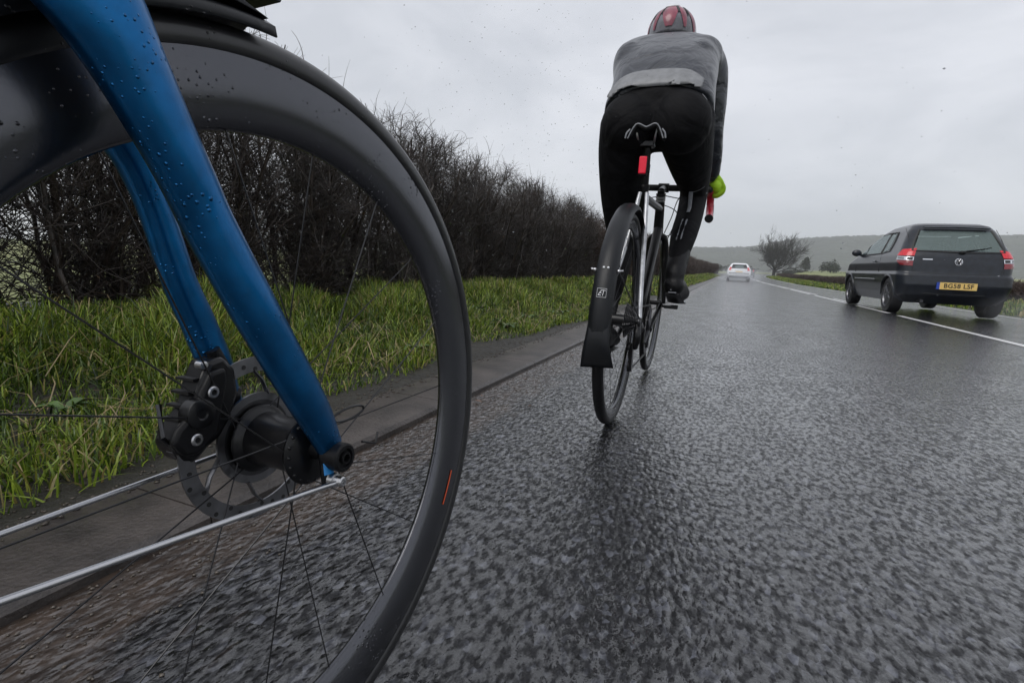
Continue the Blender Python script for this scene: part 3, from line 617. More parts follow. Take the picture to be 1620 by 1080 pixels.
for k in range(20):
    a_ = 2*math.pi*k/20; b_.sphere((.034, .0285*math.cos(a_), Z0+.0285*math.sin(a_)), .0018, 5)
b_.build('spoke_heads', M['black'], bike1)
b_ = MB()
for k in range(28):
    a_ = 2*math.pi*k/28; b_.box((XR+.004, .0165*math.cos(a_), Z0+.0165*math.sin(a_)), (.004, .0018, .0018))
b_.build('lockring', M['darksteel'], bike1)
# mount block between caliper and blade
b_ = MB(); b_.tube(lz([(-.054, -.012, .030), (-.052, -.040, .045)]), [(.02, .007), (.016, .006)], 12, up=(1, 0, 0)); b_.tube(lz([(-.054, -.020, .075), (-.050, -.040, .075)]), [(.008, .006)]*2, 10, up=(1, 0, 0)); b_.build('caliper_mount', M['black'], bike1)
# wire loop at the hub
lp = [(.036, .030+.0*math.cos(t_), .0) for t_ in (0,)]
b_ = MB(); pts = [(.032+.002*math.sin(t_), .048+.022*math.cos(t_), .020+.0065*math.sin(t_)) for t_ in np.linspace(0, 2*math.pi, 29)[:-1]]; b_.tube(lz(pts), .0012, 8, closed=True); b_.tube(lz([(.032, .028, .020), (.040, .010, .010)]), .0012, 8); b_.build('wire_loop', M['spoke'], bike1)
b_ = MB(); b_.tube(lz([(.036, .062, -.012), (.036, .083, -.020), (.034, .089, -.010)]), .0012, 8); b_.build('wire_end', M['spoke'], bike1)
# mudguard and its nose
mg = MB(); G = []
for a_ in np.linspace(92, 262, 60):
    ca, sa = math.cos(R(a_)), math.sin(R(a_)); row = []
    for x_, dr in ((-.0225, -.012), (-.021, -.004), (-.012, .0015), (0, .0035), (.012, .0015), (.021, -.004), (.0225, -.012)): row.append((x_, (.354+dr)*ca, Z0+(.354+dr)*sa))
    G.append(row)
mg.grid(G); mgo = mg.build('mudguard', M['mudg'], bike1, angle=80); s_ = mgo.modifiers.new('s', 'SOLIDIFY'); s_.thickness = .0016
ns = MB(); ns.prism([(-.014+Y_, Z_+Z0) for Y_, Z_ in [(0, .3555), (-.010, .3572), (-.022, .3595), (-.016, .366), (.000, .3705), (.012, .3725), (.014, .3765), (.004, .380), (-.02, .388), (-.06, .396), (-.14, .398), (-.145, .36), (-.12, .352), (-.06, .3565)]], 0, .017)
ns.build('mudguard_nose', M['mudg'], bike1, bevel=.003, angle=35)
# frame of the near bicycle behind the picture's left edge
fr = MB()
HTb, HTt = (0, -.235, .805), (0, -.295, .96)
fr.tube([HTb, HTt], .024, 18); fr.tube([(0, -.25, .83), (0, -.60, .30)], [(.026, .022), (.024, .02)], 18); fr.tube([(0, -.285, .94), (0, -.80, .93)], [.018, .015], 14)
fr.tube([(0, -.60, .28), (0, -.80, .95)], .016, 14)
for sx in (-1, 1):
    fr.tube([(sx*.02, -.60, .28), (sx*.062, -1.0, .345)], .010, 10); fr.tube([(sx*.015, -.78, .85), (sx*.062, -1.0, .345)], .008, 10)
fr.build('frame', M['blue'], bike1)
w1b = wheel(bike1, hub_r=.0201, hub_w=.06, fl=.03, loc=(0, -1.0, Z0), tyre_w=.0142, rim_w=.0125, rim_in=.268)
b_ = MB(); b_.tube([(0, -.80, .95), (0, -.82, 1.02)], .0136, 12); b_.sphere((0, -.85, 1.035), (.07, .13, .022), 10); b_.build('saddle', M['blackmatte'], bike1)
b_ = MB(); b_.tube(smoothpath([(-.2, -.08, .98), (-.21, -.12, 1.05), (-.2, -.2, 1.05), (0, -.24, 1.05), (.2, -.2, 1.05), (.21, -.12, 1.05), (.2, -.08, .98)]), .0155, 12); b_.tube([(0, -.3, .97), (0, -.24, 1.05)], .017, 12); b_.build('handlebar', M['blackmatte'], bike1)

# ------------------------------------------------------------------ ridden bicycle ahead
zb = float(zroad(-.318, 1.73))
BY = .019
B2 = Matrix.Translation((-.318, 1.73, zb)) @ Matrix.Rotation(BY, 4, 'Z') @ Matrix.Rotation(.027, 4, 'Y')
bike2 = empty('bicycle', B2, label='black and silver road bicycle with rear mudguard and flap under the cyclist', cat='bicycle')
wr_ = wheel(bike2, hub_r=.018, hub_w=.06, fl=.028, loc=(0, 0, RW), tyre_w=.0165, rim_w=.0115, rim_in=.292, nsp=24)
wf_ = wheel(bike2, hub_r=.012, hub_w=.045, fl=.018, loc=(0, 1.0, RW), tyre_w=.0155, rim_w=.0115, rim_in=.292, nsp=20)
# frame
fr = MB()
BB = np.array((0, .41, .275)); ST = np.array((0, .235, .80)); HT1 = np.array((0, .80, .815)); HT0 = np.array((0, .845, .67))
fr.tube([BB, ST], [.0165, .0150], 16); fr.tube([ST+(0, .01, -.03), HT1+(0, -.01, -.03)], [.014, .016], 16); fr.tube([BB, HT0+(0, -.01, .03)], [.019, .021], 16); fr.tube([HT0, HT1], [.023, .020], 18)
fr.sphere(BB, (.034, .023, .023), 8)
for sx in (-1, 1):
    P, q = sm2([BB+(sx*.02, -.02, 0), (sx*.040, .25, .30), (sx*.062, .02, .342)], [.010, .009, .008]); fr.tube(P, q, 10)
fr.build('frame', M['black'], bike2)
for sx in (-1, 1):
    P, q = sm2([ST+(sx*.012, -.012, -.02), (sx*.030, .15, .60), (sx*.050, .05, .44), (sx*.060, .012, .355)], [.0075, .008, .0075, .007])
    MB().tube(P, q, 12).build('seat_stay', M['silver'], bike2, label='wet silver seat stay')
b_ = MB(); b_.lathe([(-.006, 0), (-.006, .013), (-.002, .014), (.002, .013), (.003, .0)], c=(.064, 0, RW), n=18); b_.lathe([(-.003, 0), (-.003, .013), (.002, .014), (.006, .013), (.006, .0)], c=(-.064, 0, RW), n=18); b_.build('dropout', M['darksteel'], bike2)
# fork
b_ = MB()
for sx in (-1, 1):
    P, q = sm2([(0, .86, .665), (sx*.030, .872, .655), (sx*.037, .90, .58), (sx*.045, .95, .46), (sx*.050, .998, .347)], [.018, .016, (.016, .011), (.013, .009), .008]); b_.tube(P, q, 12)
b_.build('fork', M['black'], bike2)
# stem, bars
b_ = MB(); b_.tube([HT1, HT1+(0, -.014, .05)], .0165, 16); b_.tube([HT1+(0, -.012, .045), (0, .875, .885)], [.016, .018], 14); b_.tube([(-.024, .875, .888), (.024, .875, .888)], .021, 14); b_.build('stem', M['black'], bike2, bevel=.001)
for k, (z_, m_) in enumerate(((.008, 'silver'), (.020, 'silver'), (.032, 'darksteel'))):
    b_ = MB(); b_.lathe([(-.0045, .018), (-.0045, .0215), (.0045, .0215), (.0045, .018), (-.0045, .018)], c=(0, 0, 0), axis='z', n=24); o = b_.build('headset_spacer', M[m_], bike2); o.location = HT1+(0, -.28*z_, z_); o.rotation_euler = (R(17), 0, 0)
b_ = MB(); b_.tube(smoothpath([(-.205, .90, .885), (-.19, .88, .888), (-.10, .875, .888), (0, .875, .888), (.10, .875, .888), (.19, .88, .888), (.205, .90, .885)], 5), .0148, 14)
hbar = b_.build('handlebar', M['black'], bike2)
for sx in (-1, 1):
    b_ = MB(); P = smoothpath([(sx*.204, .895, .886), (sx*.208, .945, .876), (sx*.210, .975, .835), (sx*.213, .955, .785), (sx*.216, .88, .755), (sx*.217, .775, .748)], 6)
    b_.tube(P, .0165, 14); b_.build('bar_tape', M['red'], hbar, label='red handlebar tape on the drop')
    b_ = MB(); b_.lathe([(-.004, 0), (-.004, .0175), (.002, .0185), (.004, .017), (.004, 0)], c=(sx*.217, .771, .748), axis='y', n=18); b_.build('bar_plug', M['blackmatte'], hbar)
    b_ = MB(); P, q = sm2([(sx*.204, .90, .892), (sx*.206, .95, .905), (sx*.208, 1.0, .925), (sx*.208, 1.015, .955)], [.016, .018, .0165, .012]); b_.tube(P, q, 12); b_.build('brake_hood', M['blackmatte'], hbar)
    b_ = MB(); P, q = sm2([(sx*.208, 1.005, .93), (sx*.214, 1.02, .88), (sx*.222, 1.0, .82), (sx*.226, .965, .775)], [(.007, .006), (.007, .005), (.007, .004), (.005, .003)]); b_.tube(P, q, 10); b_.build('brake_lever', M['darksteel'], hbar)
b_ = MB()
for P in ([(.10, .87, .875), (.10, .95, .83), (.06, .93, .72), (.03, .88, .62)], [(-.10, .87, .875), (-.06, .96, .84), (.05, .96, .80), (.085, .92, .74), (.06, .86, .68), (.02, .84, .66)], [(.15, .88, .875), (.07, .97, .86), (.045, .93, .76), (.03, .83, .68)], [(.19, .90, .87), (.10, .95, .85), (0, .93, .86)], [(-.19, .90, .87), (-.10, .95, .85), (0, .93, .86)]): b_.tube(smoothpath(P, 8), .0024, 6)
b_.build('brake_cable', M['blackmatte'], bike2)
# seatpost, saddle
b_ = MB(); b_.tube([ST+(0, .01, -.03), ST+(0, -.04, .13)], .0136, 16); b_.tube([ST+(0, .002, -.008), ST+(0, -.003, .010)], .0175, 16); b_.box(ST+(0, -.042, .137), (.045, .045, .018)); b_.build('seatpost', M['black'], bike2, bevel=.002)
sdm = MB(); G = []
for t_ in np.linspace(0, 1, 16):
    y_ = .125+.27*t_; hw = np.interp(t_, [0, .12, .3, .55, .8, 1], [.058, .074, .066, .034, .022, .012]); row = []
    for s_ in np.linspace(-1, 1, 25):
        z_ = .985+.010*math.exp(-((abs(s_)-.45)/.30)**2)*(1-t_*.6)-.004*(1-abs(s_))*(1-t_)-.040*max(0, abs(s_)-.55)**1.8/.24*(1 if t_ < .5 else .6)-.012*t_*(1-t_)*2
        row.append((s_*hw, y_, z_))
    G.append(row)
sdm.grid(G); sad = sdm.build('saddle', M['blackmatte'], bike2); s_ = sad.modifiers.new('s', 'SOLIDIFY'); s_.thickness = .012; s_.offset = -1
b_ = MB(); b_.tube([(x_, y_-.002, z_-.003) for x_, y_, z_ in G[0]], .0022, 8); b_.build('saddle_edge', M['reflect'], sad)
for sx in (-1, 1):
    b_ = MB(); b_.tube(smoothpath([(sx*.034, .135, .975), (sx*.028, .15, .948), (sx*.022, .20, .938), (sx*.021, .30, .943), (sx*.010, .37, .962)], 5), .0036, 8); b_.build('saddle_rail', M['steel'], sad)
for sx in (-1, 1):
    b_ = MB(); b_.tube(smoothpath([(sx*.052, .122, .972), (sx*.062, .121, .960), (sx*.066, .122, .943)], 5), .0028, 8); b_.build('saddle_clip', M['reflect'], sad)
# rear light
b_ = MB(); b_.box((0, .150, .858), (.030, .022, .066)); rl = b_.build('light_case', M['blackmatte'], None, bevel=.004)
rlt = empty('bicycle_light', B2, label='glowing red rear light strapped below the saddle on the seatpost', cat='bicycle light')
rl.parent = rlt; rl.name = 'light_case'
b_ = MB(); b_.box((-.001, .137, .860), (.025, .008, .056)); b_.build('light_lens', M['redlight'], rlt, bevel=.003)
b_ = MB(); b_.lathe([(-.005, .0145), (-.005, .018), (.005, .018), (.005, .0145), (-.005, .0145)], c=(0, .186, .855), axis='z', n=20); b_.box((.016, .168, .855), (.006, .03, .026)); b_.build('light_strap', M['blackmatte'], rlt)
# mudguard: wide, over the rear wheel, ending in a flap
mg = MB(); G = []; RG = .372
for a_ in np.linspace(12, 186, 62):
    a2 = R(a_); ca, sa = math.cos(a2), math.sin(a2); row = []; w_ = np.interp(a_, [12, 60, 120, 186], [.022, .026, .0295, .0315])
    for s_ in (-1, -.97, -.8, -.45, 0, .45, .8, .97, 1): row.append((s_*w_, (RG-.016*abs(s_)**5-.004*s_*s_)*ca, RW+(RG-.016*abs(s_)**5-.004*s_*s_)*sa))
    G.append(row)
mg.grid(G); mgo = mg.build('mudguard', M['mudg'], bike2, angle=80); s_ = mgo.modifiers.new('s', 'SOLIDIFY'); s_.thickness = .002
fl_ = MB(); G = []
for t_ in np.linspace(0, 1, 14):
    z_ = .368-.122*t_; y_ = -.366+.05*t_*t_*.3-.012*math.sin(t_*3.1); hw = np.interp(t_, [0, .3, 1], [.029, .032, .045]); G.append([(s_*hw+.004*t_, y_+.008*s_*s_*(1-t_), z_+.004*s_*t_) for s_ in np.linspace(-1, 1, 9)])
fl_.grid(G); flo = fl_.build('mud_flap', M['mudg'], bike2); s_ = flo.modifiers.new('s', 'SOLIDIFY'); s_.thickness = .0025
def on_guard(x_, a_, dr=.003): return (x_, (RG+dr-.004*(x_/.03)**2)*math.cos(R(a_)), RW+(RG+dr-.004*(x_/.03)**2)*math.sin(R(a_)))
for x_ in (-.006, .006):
    b_ = MB(); b_.sphere(on_guard(x_, 153, .001), .0034, 6); b_.build('bolt', M['white'], mgo)
b_ = MB()
bx = [(-.0125, 162.2), (.0125, 162.2), (.0125, 165.8), (-.0125, 165.8)]
b_.tube([on_guard(*p_) for p_ in bx], .0006, 4, closed=True)
for seg in ([(-.009, 165.0), (-.001, 163), (.003, 163)], [(-.009, 165.0), (-.001, 165.0)], [(-.004, 164.1), (0, 164.1)], [(.001, 163), (.010, 163)], [(.005, 163), (.003, 165.2)]): b_.tube([on_guard(*p_) for p_ in seg], .0009, 4)
b_.build('emblem', M['white'], mgo, label='small white outlined square mark on the black guard')
for sx in (-1, 1):
    b_ = MB(); p0 = on_guard(sx*.032, 153, -.012); b_.tube([p0, (sx*.064, -.004, RW+.006)], .0019, 8); b_.build('mudguard_stay', M['darksteel'], bike2)
    b_ = MB(); b_.sphere(p0, .0055, 6); b_.tube([p0, (sx*.043, p0[1]+.004, p0[2]+.002)], .003, 8); b_.build('stay_bolt', M['steel'], bike2)
# drivetrain
b_ = MB()
for i in range(8):
    r_ = .056-.0045*i; x0 = .018+.0045*i
    pr_ = []
    n_ = 72; vs = [(x0+sx*.0009, (r_+(.002 if (k//2) % 2 else -.001))*math.cos(2*math.pi*k/n_), RW+(r_+(.002 if (k//2) % 2 else -.001))*math.sin(2*math.pi*k/n_)) for sx in (-1, 1) for k in range(n_)]
    b_.add(vs, [tuple(range(n_)), tuple(range(2*n_-1, n_-1, -1))]+[(k, n_+k, n_+(k+1) % n_, (k+1) % n_) for k in range(n_)])
b_.build('cassette', M['darksteel'], bike2, smooth=False)
b_ = MB(); b_.tube(smoothpath([(.055, .005, .335), (.062, -.012, .295), (.052, .01, .255)], 5), [(.012, .009)]*11, 10); b_.prism([(-.012, .275), (.022, .262), (.040, .185), (.030, .170), (.004, .180)], .046, .0045); b_.build('rear_derailleur', M['black'], bike2, bevel=.002)
for (cy, cz) in ((.008, .255), (.026, .190)):
    q_ = MB(); q_.lathe([(-.003, 0), (-.003, .019), (.003, .019), (.003, 0)], c=(.038, cy, cz), n=20); q_.build('jockey_wheel', M['blackmatte'], bike2)
b_ = MB(); n_ = 96; RCh = .098; x0 = .047
vs = [(x0+sx*.0012, BB[1]+(RCh+(.002 if (k//2) % 2 else -.0015))*math.cos(2*math.pi*k/n_), BB[2]+(RCh+(.002 if (k//2) % 2 else -.0015))*math.sin(2*math.pi*k/n_)) for sx in (-1, 1) for k in range(n_)]
vi = [(x0+sx*.0012, BB[1]+.078*math.cos(2*math.pi*k/n_), BB[2]+.078*math.sin(2*math.pi*k/n_)) for sx in (-1, 1) for k in range(n_)]
b_.add(vs+vi, [f_ for k in range(n_) for k2 in [(k+1) % n_] for f_ in ((k, k2, n_+k2, n_+k), (2*n_+k, 2*n_+k2, k2, k), (3*n_+k, 3*n_+k2, n_+k2, n_+k), (2*n_+k, 2*n_+k2, 3*n_+k2, 3*n_+k))])
for k in range(5): a_ = 2*math.pi*k/5; b_.tube([(x0, BB[1], BB[2]), (x0, BB[1]+.08*math.cos(a_), BB[2]+.08*math.sin(a_))], [.012, .006], 8)
b_.build('chainring', M['darksteel'], bike2)
b_ = MB()
for P in ([(x0, BB[1], BB[2]+RCh+.001), (.034, 0, RW+.042)], [(x0, BB[1], BB[2]-RCh-.001), (.040, .03, .172)], [(.040, .045, .185), (.038, -.010, .245), (.036, .04, .30)]): b_.tube(P, [(.0028, .004)]*len(P), 6)
b_.build('chain', M['darksteel'], bike2)
PR = np.array((.072, BB[1]+.146, BB[2]+.088)); PL = np.array((-.072, BB[1]-.146, BB[2]-.088))
for sx, PP in ((1, PR), (-1, PL)):
    b_ = MB(); b_.tube([(sx*.055, BB[1], BB[2]), (sx*.062, (BB[1]+PP[1])/2, (BB[2]+PP[2])/2), PP], [(.014, .010), (.010, .008), (.012, .008)], 12, up=(1, 0, 0)); cr_o = b_.build('crank', M['black'], bike2)
    b_ = MB(); b_.box(PP+(sx*.045, 0, 0), (.055, .05, .014)); b_.tube([PP, PP+(sx*.07, 0, 0)], .006, 8); b_.build('pedal', M['black'], bike2, bevel=.003)
fr2 = MB(); fr2.box((0, .15, .60), (.012, .02, .012)); 
# ------------------------------------------------------------------ cyclist
pers = empty('person', Matrix.Identity(4), label='cyclist seen from behind in grey rain jacket, black tights and pink helmet', cat='person')
# body and garments share the same limb paths (world coordinates)
TOR = [((-.280, 1.935, 1.00), (.165, .085)), ((-.280, 1.985, 1.045), (.192, .120)), ((-.283, 2.10, 1.17), (.180, .118)), ((-.302, 2.25, 1.285), (.196, .110)), ((-.320, 2.375, 1.365), (.198, .098)), ((-.326, 2.49, 1.415), (.150, .080)), ((-.328, 2.59, 1.49), (.075, .070))]
ARM_R = [((-.175, 2.45, 1.405), .062), ((-.138, 2.455, 1.34), .058), ((-.122, 2.47, 1.23), .050), ((-.120, 2.49, 1.12), .046), ((-.112, 2.55, 1.03), .041), ((-.106, 2.625, .945), .033), ((-.104, 2.65, .925), .030)]
ARM_L = [(((-.616-p[0]), p[1]-(.04 if i < 2 else 0), p[2]-(.02 if i < 2 else 0)), r_) for i, (p, r_) in enumerate(ARM_R)]
LEG_R = [((-.190, 1.99, 1.03), (.10, .115)), ((-.182, 2.08, .985), (.092, .10)), ((-.172, 2.25, .925), (.078, .082)), ((-.164, 2.40, .872), (.060, .064)), ((-.164, 2.435, .835), (.055, .060)), ((-.168, 2.37, .740), (.052, .058)), ((-.178, 2.29, .655), (.050, .055)), ((-.186, 2.21, .560), (.036, .040)), ((-.188, 2.175, .505), (.034, .038))]
LEG_L = [((-.375, 1.98, 1.03), (.10, .115)), ((-.395, 2.03, .93), (.092, .105)), ((-.408, 2.12, .79), (.080, .09)), ((-.415, 2.21, .66), (.062, .066)), ((-.416, 2.215, .61), (.056, .060)), ((-.414, 2.13, .52), (.054, .058)), ((-.410, 2.03, .43), (.046, .050)), ((-.406, 1.94, .345), (.036, .040)), ((-.404, 1.915, .315), (.034, .038))]
def limb(mb, L_, dr=0, n=6, up=(0, 1, .2), ell=2.0):
    pts = [p for p, r_ in L_]; rr = [((r_, r_) if np.isscalar(r_) else r_) for p, r_ in L_]; P, q = sm2(pts, [(a_+dr, b_+dr) for a_, b_ in rr], n); mb.tube(P, q, 32, up=up, ell=ell)
def union(o, vox, it=4):
    r_ = o.modifiers.new('remesh', 'REMESH'); r_.mode = 'VOXEL'; r_.voxel_size = vox; r_.use_smooth_shade = True
    s_ = o.modifiers.new('smooth', 'SMOOTH'); s_.factor = .5; s_.iterations = it; return o
bd = MB(); limb(bd, TOR, -.014, up=(0, 0, 1)); 
for A in (ARM_R, ARM_L): limb(bd, A, -.008)
for A in (LEG_R, LEG_L): limb(bd, A, -.008)
limb(bd, [((-.325, 2.56, 1.47), .056), ((-.333, 2.63, 1.515), .055)], 0)
bd.sphere((-.338, 2.665, 1.555), (.072, .092, .105), 14)
# face: nose, chin, ears
bd.sphere((-.339, 2.755, 1.535), (.012, .018, .020), 6); bd.sphere((-.339, 2.725, 1.475), (.032, .03, .024), 6)
for sx in (-1, 1): bd.sphere((-.338+sx*.074, 2.655, 1.545), (.010, .020, .030), 6); bd.sphere((-.338+sx*.030, 2.738, 1.56), (.013, .010, .009), 5)
bd.sphere((-.339, 2.748, 1.503), (.024, .010, .008), 5)
union(bd.build('body', M['skin'], pers, fix=False), .008, 3)
jk = MB(); limb(jk, [((-.280, 1.985, 1.045), (.186, .112))]+TOR[2:], .004, ell=2.7, up=(0, 0, 1)); jk.sphere((-.405, 2.44, 1.415), (.10, .08, .055), 12); limb(jk, [((-.325, 2.55, 1.462), .066), ((-.332, 2.605, 1.50), .062)])
for A in (ARM_R, ARM_L): limb(jk, A[:-1], .004)
jk.sphere((-.182, 2.38, 1.372), (.085, .11, .070), 12); jk.sphere((-.444, 2.36, 1.365), (.080, .13, .072), 12); jk.sphere((-.432, 2.26, 1.295), (.072, .16, .10), 12); jk.sphere((-.17, 2.27, 1.29), (.065, .15, .09), 12)
jko = union(jk.build('jacket', M['jacket'], pers, fix=False), .0085, 14)
tgt = MB(); limb(tgt, LEG_R, .002); limb(tgt, LEG_L, .002)
limb(tgt, [((-.280, 1.915, .985), (.13, .06)), ((-.280, 1.965, 1.02), (.182, .112)), ((-.281, 2.03, 1.09), (.184, .120)), ((-.283, 2.10, 1.17), (.172, .108))])
tgt.sphere((-.365, 1.945, 1.01), (.102, .10, .105), 12); tgt.sphere((-.195, 1.945, 1.01), (.102, .10, .105), 12)
tgo = union(tgt.build('tights', M['tights'], pers, fix=False), .0085, 4)
def shrink(o, target, off):
    s_ = o.modifiers.new('sw', 'SHRINKWRAP'); s_.target = target; s_.wrap_method = 'NEAREST_SURFACEPOINT'; s_.wrap_mode = 'ABOVE_SURFACE'; s_.offset = off
    t_ = o.modifiers.new('so', 'SOLIDIFY'); t_.thickness = .0012; t_.offset = 1
# tail of the jacket: paler band across the lower back
low = smoothpath([(-.455, 1.87, 1.085), (-.433, 1.87, 1.110), (-.414, 1.87, 1.121), (-.387, 1.87, 1.129), (-.355, 1.87, 1.124), (-.313, 1.87, 1.115), (-.271, 1.87, 1.113), (-.231, 1.87, 1.113), (-.202, 1.87, 1.12), (-.173, 1.87, 1.125), (-.150, 1.87, 1.118), (-.125, 1.87, 1.102)], 4)
upp = smoothpath([(-.455, 1.92, 1.11), (-.428, 1.92, 1.176), (-.411, 1.92, 1.185), (-.39, 1.92, 1.191), (-.358, 1.92, 1.193), (-.315, 1.92, 1.193), (-.274, 1.92, 1.193), (-.233, 1.92, 1.192), (-.203, 1.92, 1.191), (-.174, 1.92, 1.188), (-.152, 1.92, 1.176), (-.118, 1.92, 1.152)], 4)
hm = MB(); hm.grid([low*(1-t_)+upp*t_ for t_ in np.linspace(0, 1, 9)]); hmo = hm.build('jacket_tail', M['hem'], pers, label='pale grey drop tail of the rain jacket'); shrink(hmo, jko, .013)
# reflective strips on the right calf, seam, logo ring
def ribbon(name, p0, p1, w_, target, mt, off=.002, n=12, mid=None):
    P = smoothpath([p0, p1] if mid is None else [p0, mid, p1], n); G = [[(p[0]+s_*w_, p[1], p[2]) for s_ in np.linspace(-1, 1, 5)] for p in P]
    o = MB().grid(G).build(name, mt, pers); shrink(o, target, off); return o
ribbon('reflective_strip', (-.152, 2.31, .875), (-.170, 2.28, .765), .0105, tgo, M['reflect'])
ribbon('reflective_strip', (-.196, 2.235, .750), (-.212, 2.18, .650), .0032, tgo, M['reflect'])
ribbon('reflective_strip', (-.164, 2.235, .748), (-.182, 2.18, .650), .0032, tgo, M['reflect'])
ribbon('seam', (-.093, 1.94, 1.16), (-.115, 2.26, .90), .0014, tgo, M['reflect'], .0015, mid=(-.085, 2.0, 1.03))
b_ = MB(); G = []
for r_ in (.7, 1): G.append([(-.115+.009*r_*math.cos(t_), 1.92, 1.088+.018*r_*math.sin(t_)) for t_ in np.linspace(0, 2*math.pi, 25)])
b_.grid(G); b_.add([(-.118, 1.92, 1.076), (-.112, 1.92, 1.076), (-.113, 1.92, 1.099), (-.117, 1.92, 1.099)], [(0, 1, 2, 3)]); o = b_.build('logo_ring', M['reflect'], pers); shrink(o, tgo, .002)
# overshoes
for L_, pv, ax_, lab in ((LEG_R, (-.178, 2.300, .400), -.188, 'R'), (LEG_L, (-.400, 1.995, .225), -.404, 'L')):
    an = np.array(L_[-1][0]); sh = MB(); up_ = np.array(L_[-3][0])
    P, q = sm2([up_*.55+an*.45, an, an+(0, -.004, -.045)], [(.043, .046), (.038, .042), (.036, .040)], 5); sh.tube(P, q, 20, up=(0, 1, .2))
    toe = np.array(pv)+(0, .085, -.005); heel = an+(0, -.026, -.052)
    P, q = sm2([heel, heel*.65+toe*.35+(0, 0, .010), heel*.3+toe*.7+(0, 0, .004), toe], [(.039, .040), (.042, .044), (.047, .030), (.026, .018)], 6); sh.tube(P, q, 20, up=(0, 0, 1)); sh.sphere(heel, (.038, .030, .038), 8); sh.sphere(toe, (.026, .022, .018), 8)
    sho = union(sh.build('overshoe', M['shoe'], pers, fix=False), .005, 3)
    b_ = MB(); d_ = (toe-heel); b_.tube([heel+(0, -.012, -.032), heel+d_*.5+(0, .006, -.042), toe+(0, 0, -.022)], [(.028, .006), (.034, .006), (.03, .005)], 12, up=(0, 0, 1)); b_.build('sole', M['blackmatte'], sho)
    b_ = MB(); b_.box(heel+(.0, -.024, -.026), (.030, .006, .004)); b_.sphere(heel+(-.006, -.026, -.016), .003, 5); b_.build('heel_mark', M['reflect'], sho)
# gloved hands closed on the hoods
def hand(s, wrist, hood):
    mb = MB(); w_ = np.array(wrist); h_ = np.array(hood)
    palm0 = w_+(0, .012, -.010); palm1 = h_+(s*.016, -.008, .018)
    P, q = sm2([w_, palm0*.5+palm1*.5+(s*.006, 0, 0), palm1], [(.029, .024), (.036, .022), (.038, .019)], 5); mb.tube(P, q, 16, up=(0, 0, 1))
    for k in range(4):
        f0 = palm1+np.array((s*(.020), -.026+.019*k+.012, .004)); r_ = (.0095, .0098, .0095, .0082)[k]; l_ = (1, 1.08, 1.02, .82)[k]
        pts = [f0, f0+np.array((s*.014, .012, -.014))*l_, f0+np.array((s*.010, .018, -.036))*l_, f0+np.array((-s*.012, .018, -.052))*l_, f0+np.array((-s*.030, .012, -.050))*l_]
        P, q = sm2(pts, [r_*1.08, r_, r_*.97, r_*.9, r_*.75], 4); mb.tube(P, q, 12, up=(.2, 1, .1))
    th = palm0*.55+palm1*.45+np.array((-s*.020, 0, -.004)); pts = [th, th+np.array((-s*.018, .016, -.012)), th+np.array((-s*.022, .034, -.028)), th+np.array((-s*.012, .044, -.042))]
    P, q = sm2(pts, [.0135, .012, .011, .008], 4); mb.tube(P, q, 12, up=(.2, 1, .1)); return mb
b2w = lambda p: np.array(B2 @ Vector(p))
for s, A in ((1, ARM_R), (-1, ARM_L)):
    hd = b2w((s*.210, .935, .898)); hm_ = hand(s, A[-2][0], hd); hm_.sphere((np.array(A[-2][0])*.35+hd*.65)+(s*.018, -.004, -.008), (.026, .040, .036), 8); union(hm_.build('glove', M['lime'], pers, fix=False, label='lime yellow glove gripping the brake hood'), .0032, 2)
    b_ = MB(); P = [np.array(A[-2][0])+(0, -.012, .016), np.array(A[-2][0])+(0, .012, -.010)]; b_.tube(P, [.034, .031], 16); b_.build('cuff', M['jacket'], pers)
# helmet
HC = np.array((-.338, 2.655, 1.568))
hl = MB(); G = []
for i, ph in enumerate(np.linspace(0, 1.78, 22)):
    G.append([HC+np.array((.106*math.sin(ph)*math.cos(t_)*1.0, .138*math.sin(ph)*math.sin(t_), .108*math.cos(ph)*(1 if ph < 1.57 else 1.6))) for t_ in np.linspace(0, 2*math.pi, 49)])
hl.grid(G); hel = hl.build('helmet', mat('helmet_shell', (.10, .10, .115), .28, coat=.6, var=(40, .3)), pers); s_ = hel.modifiers.new('s', 'SOLIDIFY'); s_.thickness = .012
M['pink'] = mat('pink_red_shell', (.20, .03, .055), .4, coat=.6, var=(30, .4))
def hpt(th, ph, k=1.03): return HC+np.array((.106*k*math.sin(ph)*math.cos(th), .138*k*math.sin(ph)*math.sin(th), .108*k*math.cos(ph)))
def hpatch(th, p0, p1, wd, name, mt, k=1.022):
    G = []
    for u in np.linspace(0, 1, 14):
        ph = p0+(p1-p0)*u; w_ = wd*math.sin(math.pi*(.08+.84*u))**.6/max(.35, math.sin(R(ph))); G.append([hpt(R(th(u)+w_*v), R(ph), k+.018*(1-v*v)) for v in np.linspace(-1, 1, 9)])
    MB().grid(G).build(name, mt, hel)
hpatch(lambda u: -90, 16, 96, 17, 'helmet_panel', M['pink'])
for sg_ in (-1, 1):
    hpatch(lambda u, q=sg_: -90+q*(30+8*u), 20, 96, 7, 'helmet_panel', M['pink']); hpatch(lambda u, q=sg_: -90+q*(62+8*u), 22, 98, 10, 'helmet_panel', M['pink'])
    hpatch(lambda u, q=sg_: -90+q*(20+3*u), 34, 62, 3.5, 'helmet_vent', M['ink'], 1.03); hpatch(lambda u, q=sg_: -90+q*(47+3*u), 34, 66, 4.5, 'helmet_vent', M['ink'], 1.03)
q_ = MB(); P = np.array([hpt(R(a_), R(b_), 1.05) for a_, b_ in ((-125, 26), (-110, 34), (-90, 38), (-70, 34), (-55, 26))]); q_.tube(smoothpath(P, 5), .0035, 8); q_.build('helmet_trim', M['white'], hel)

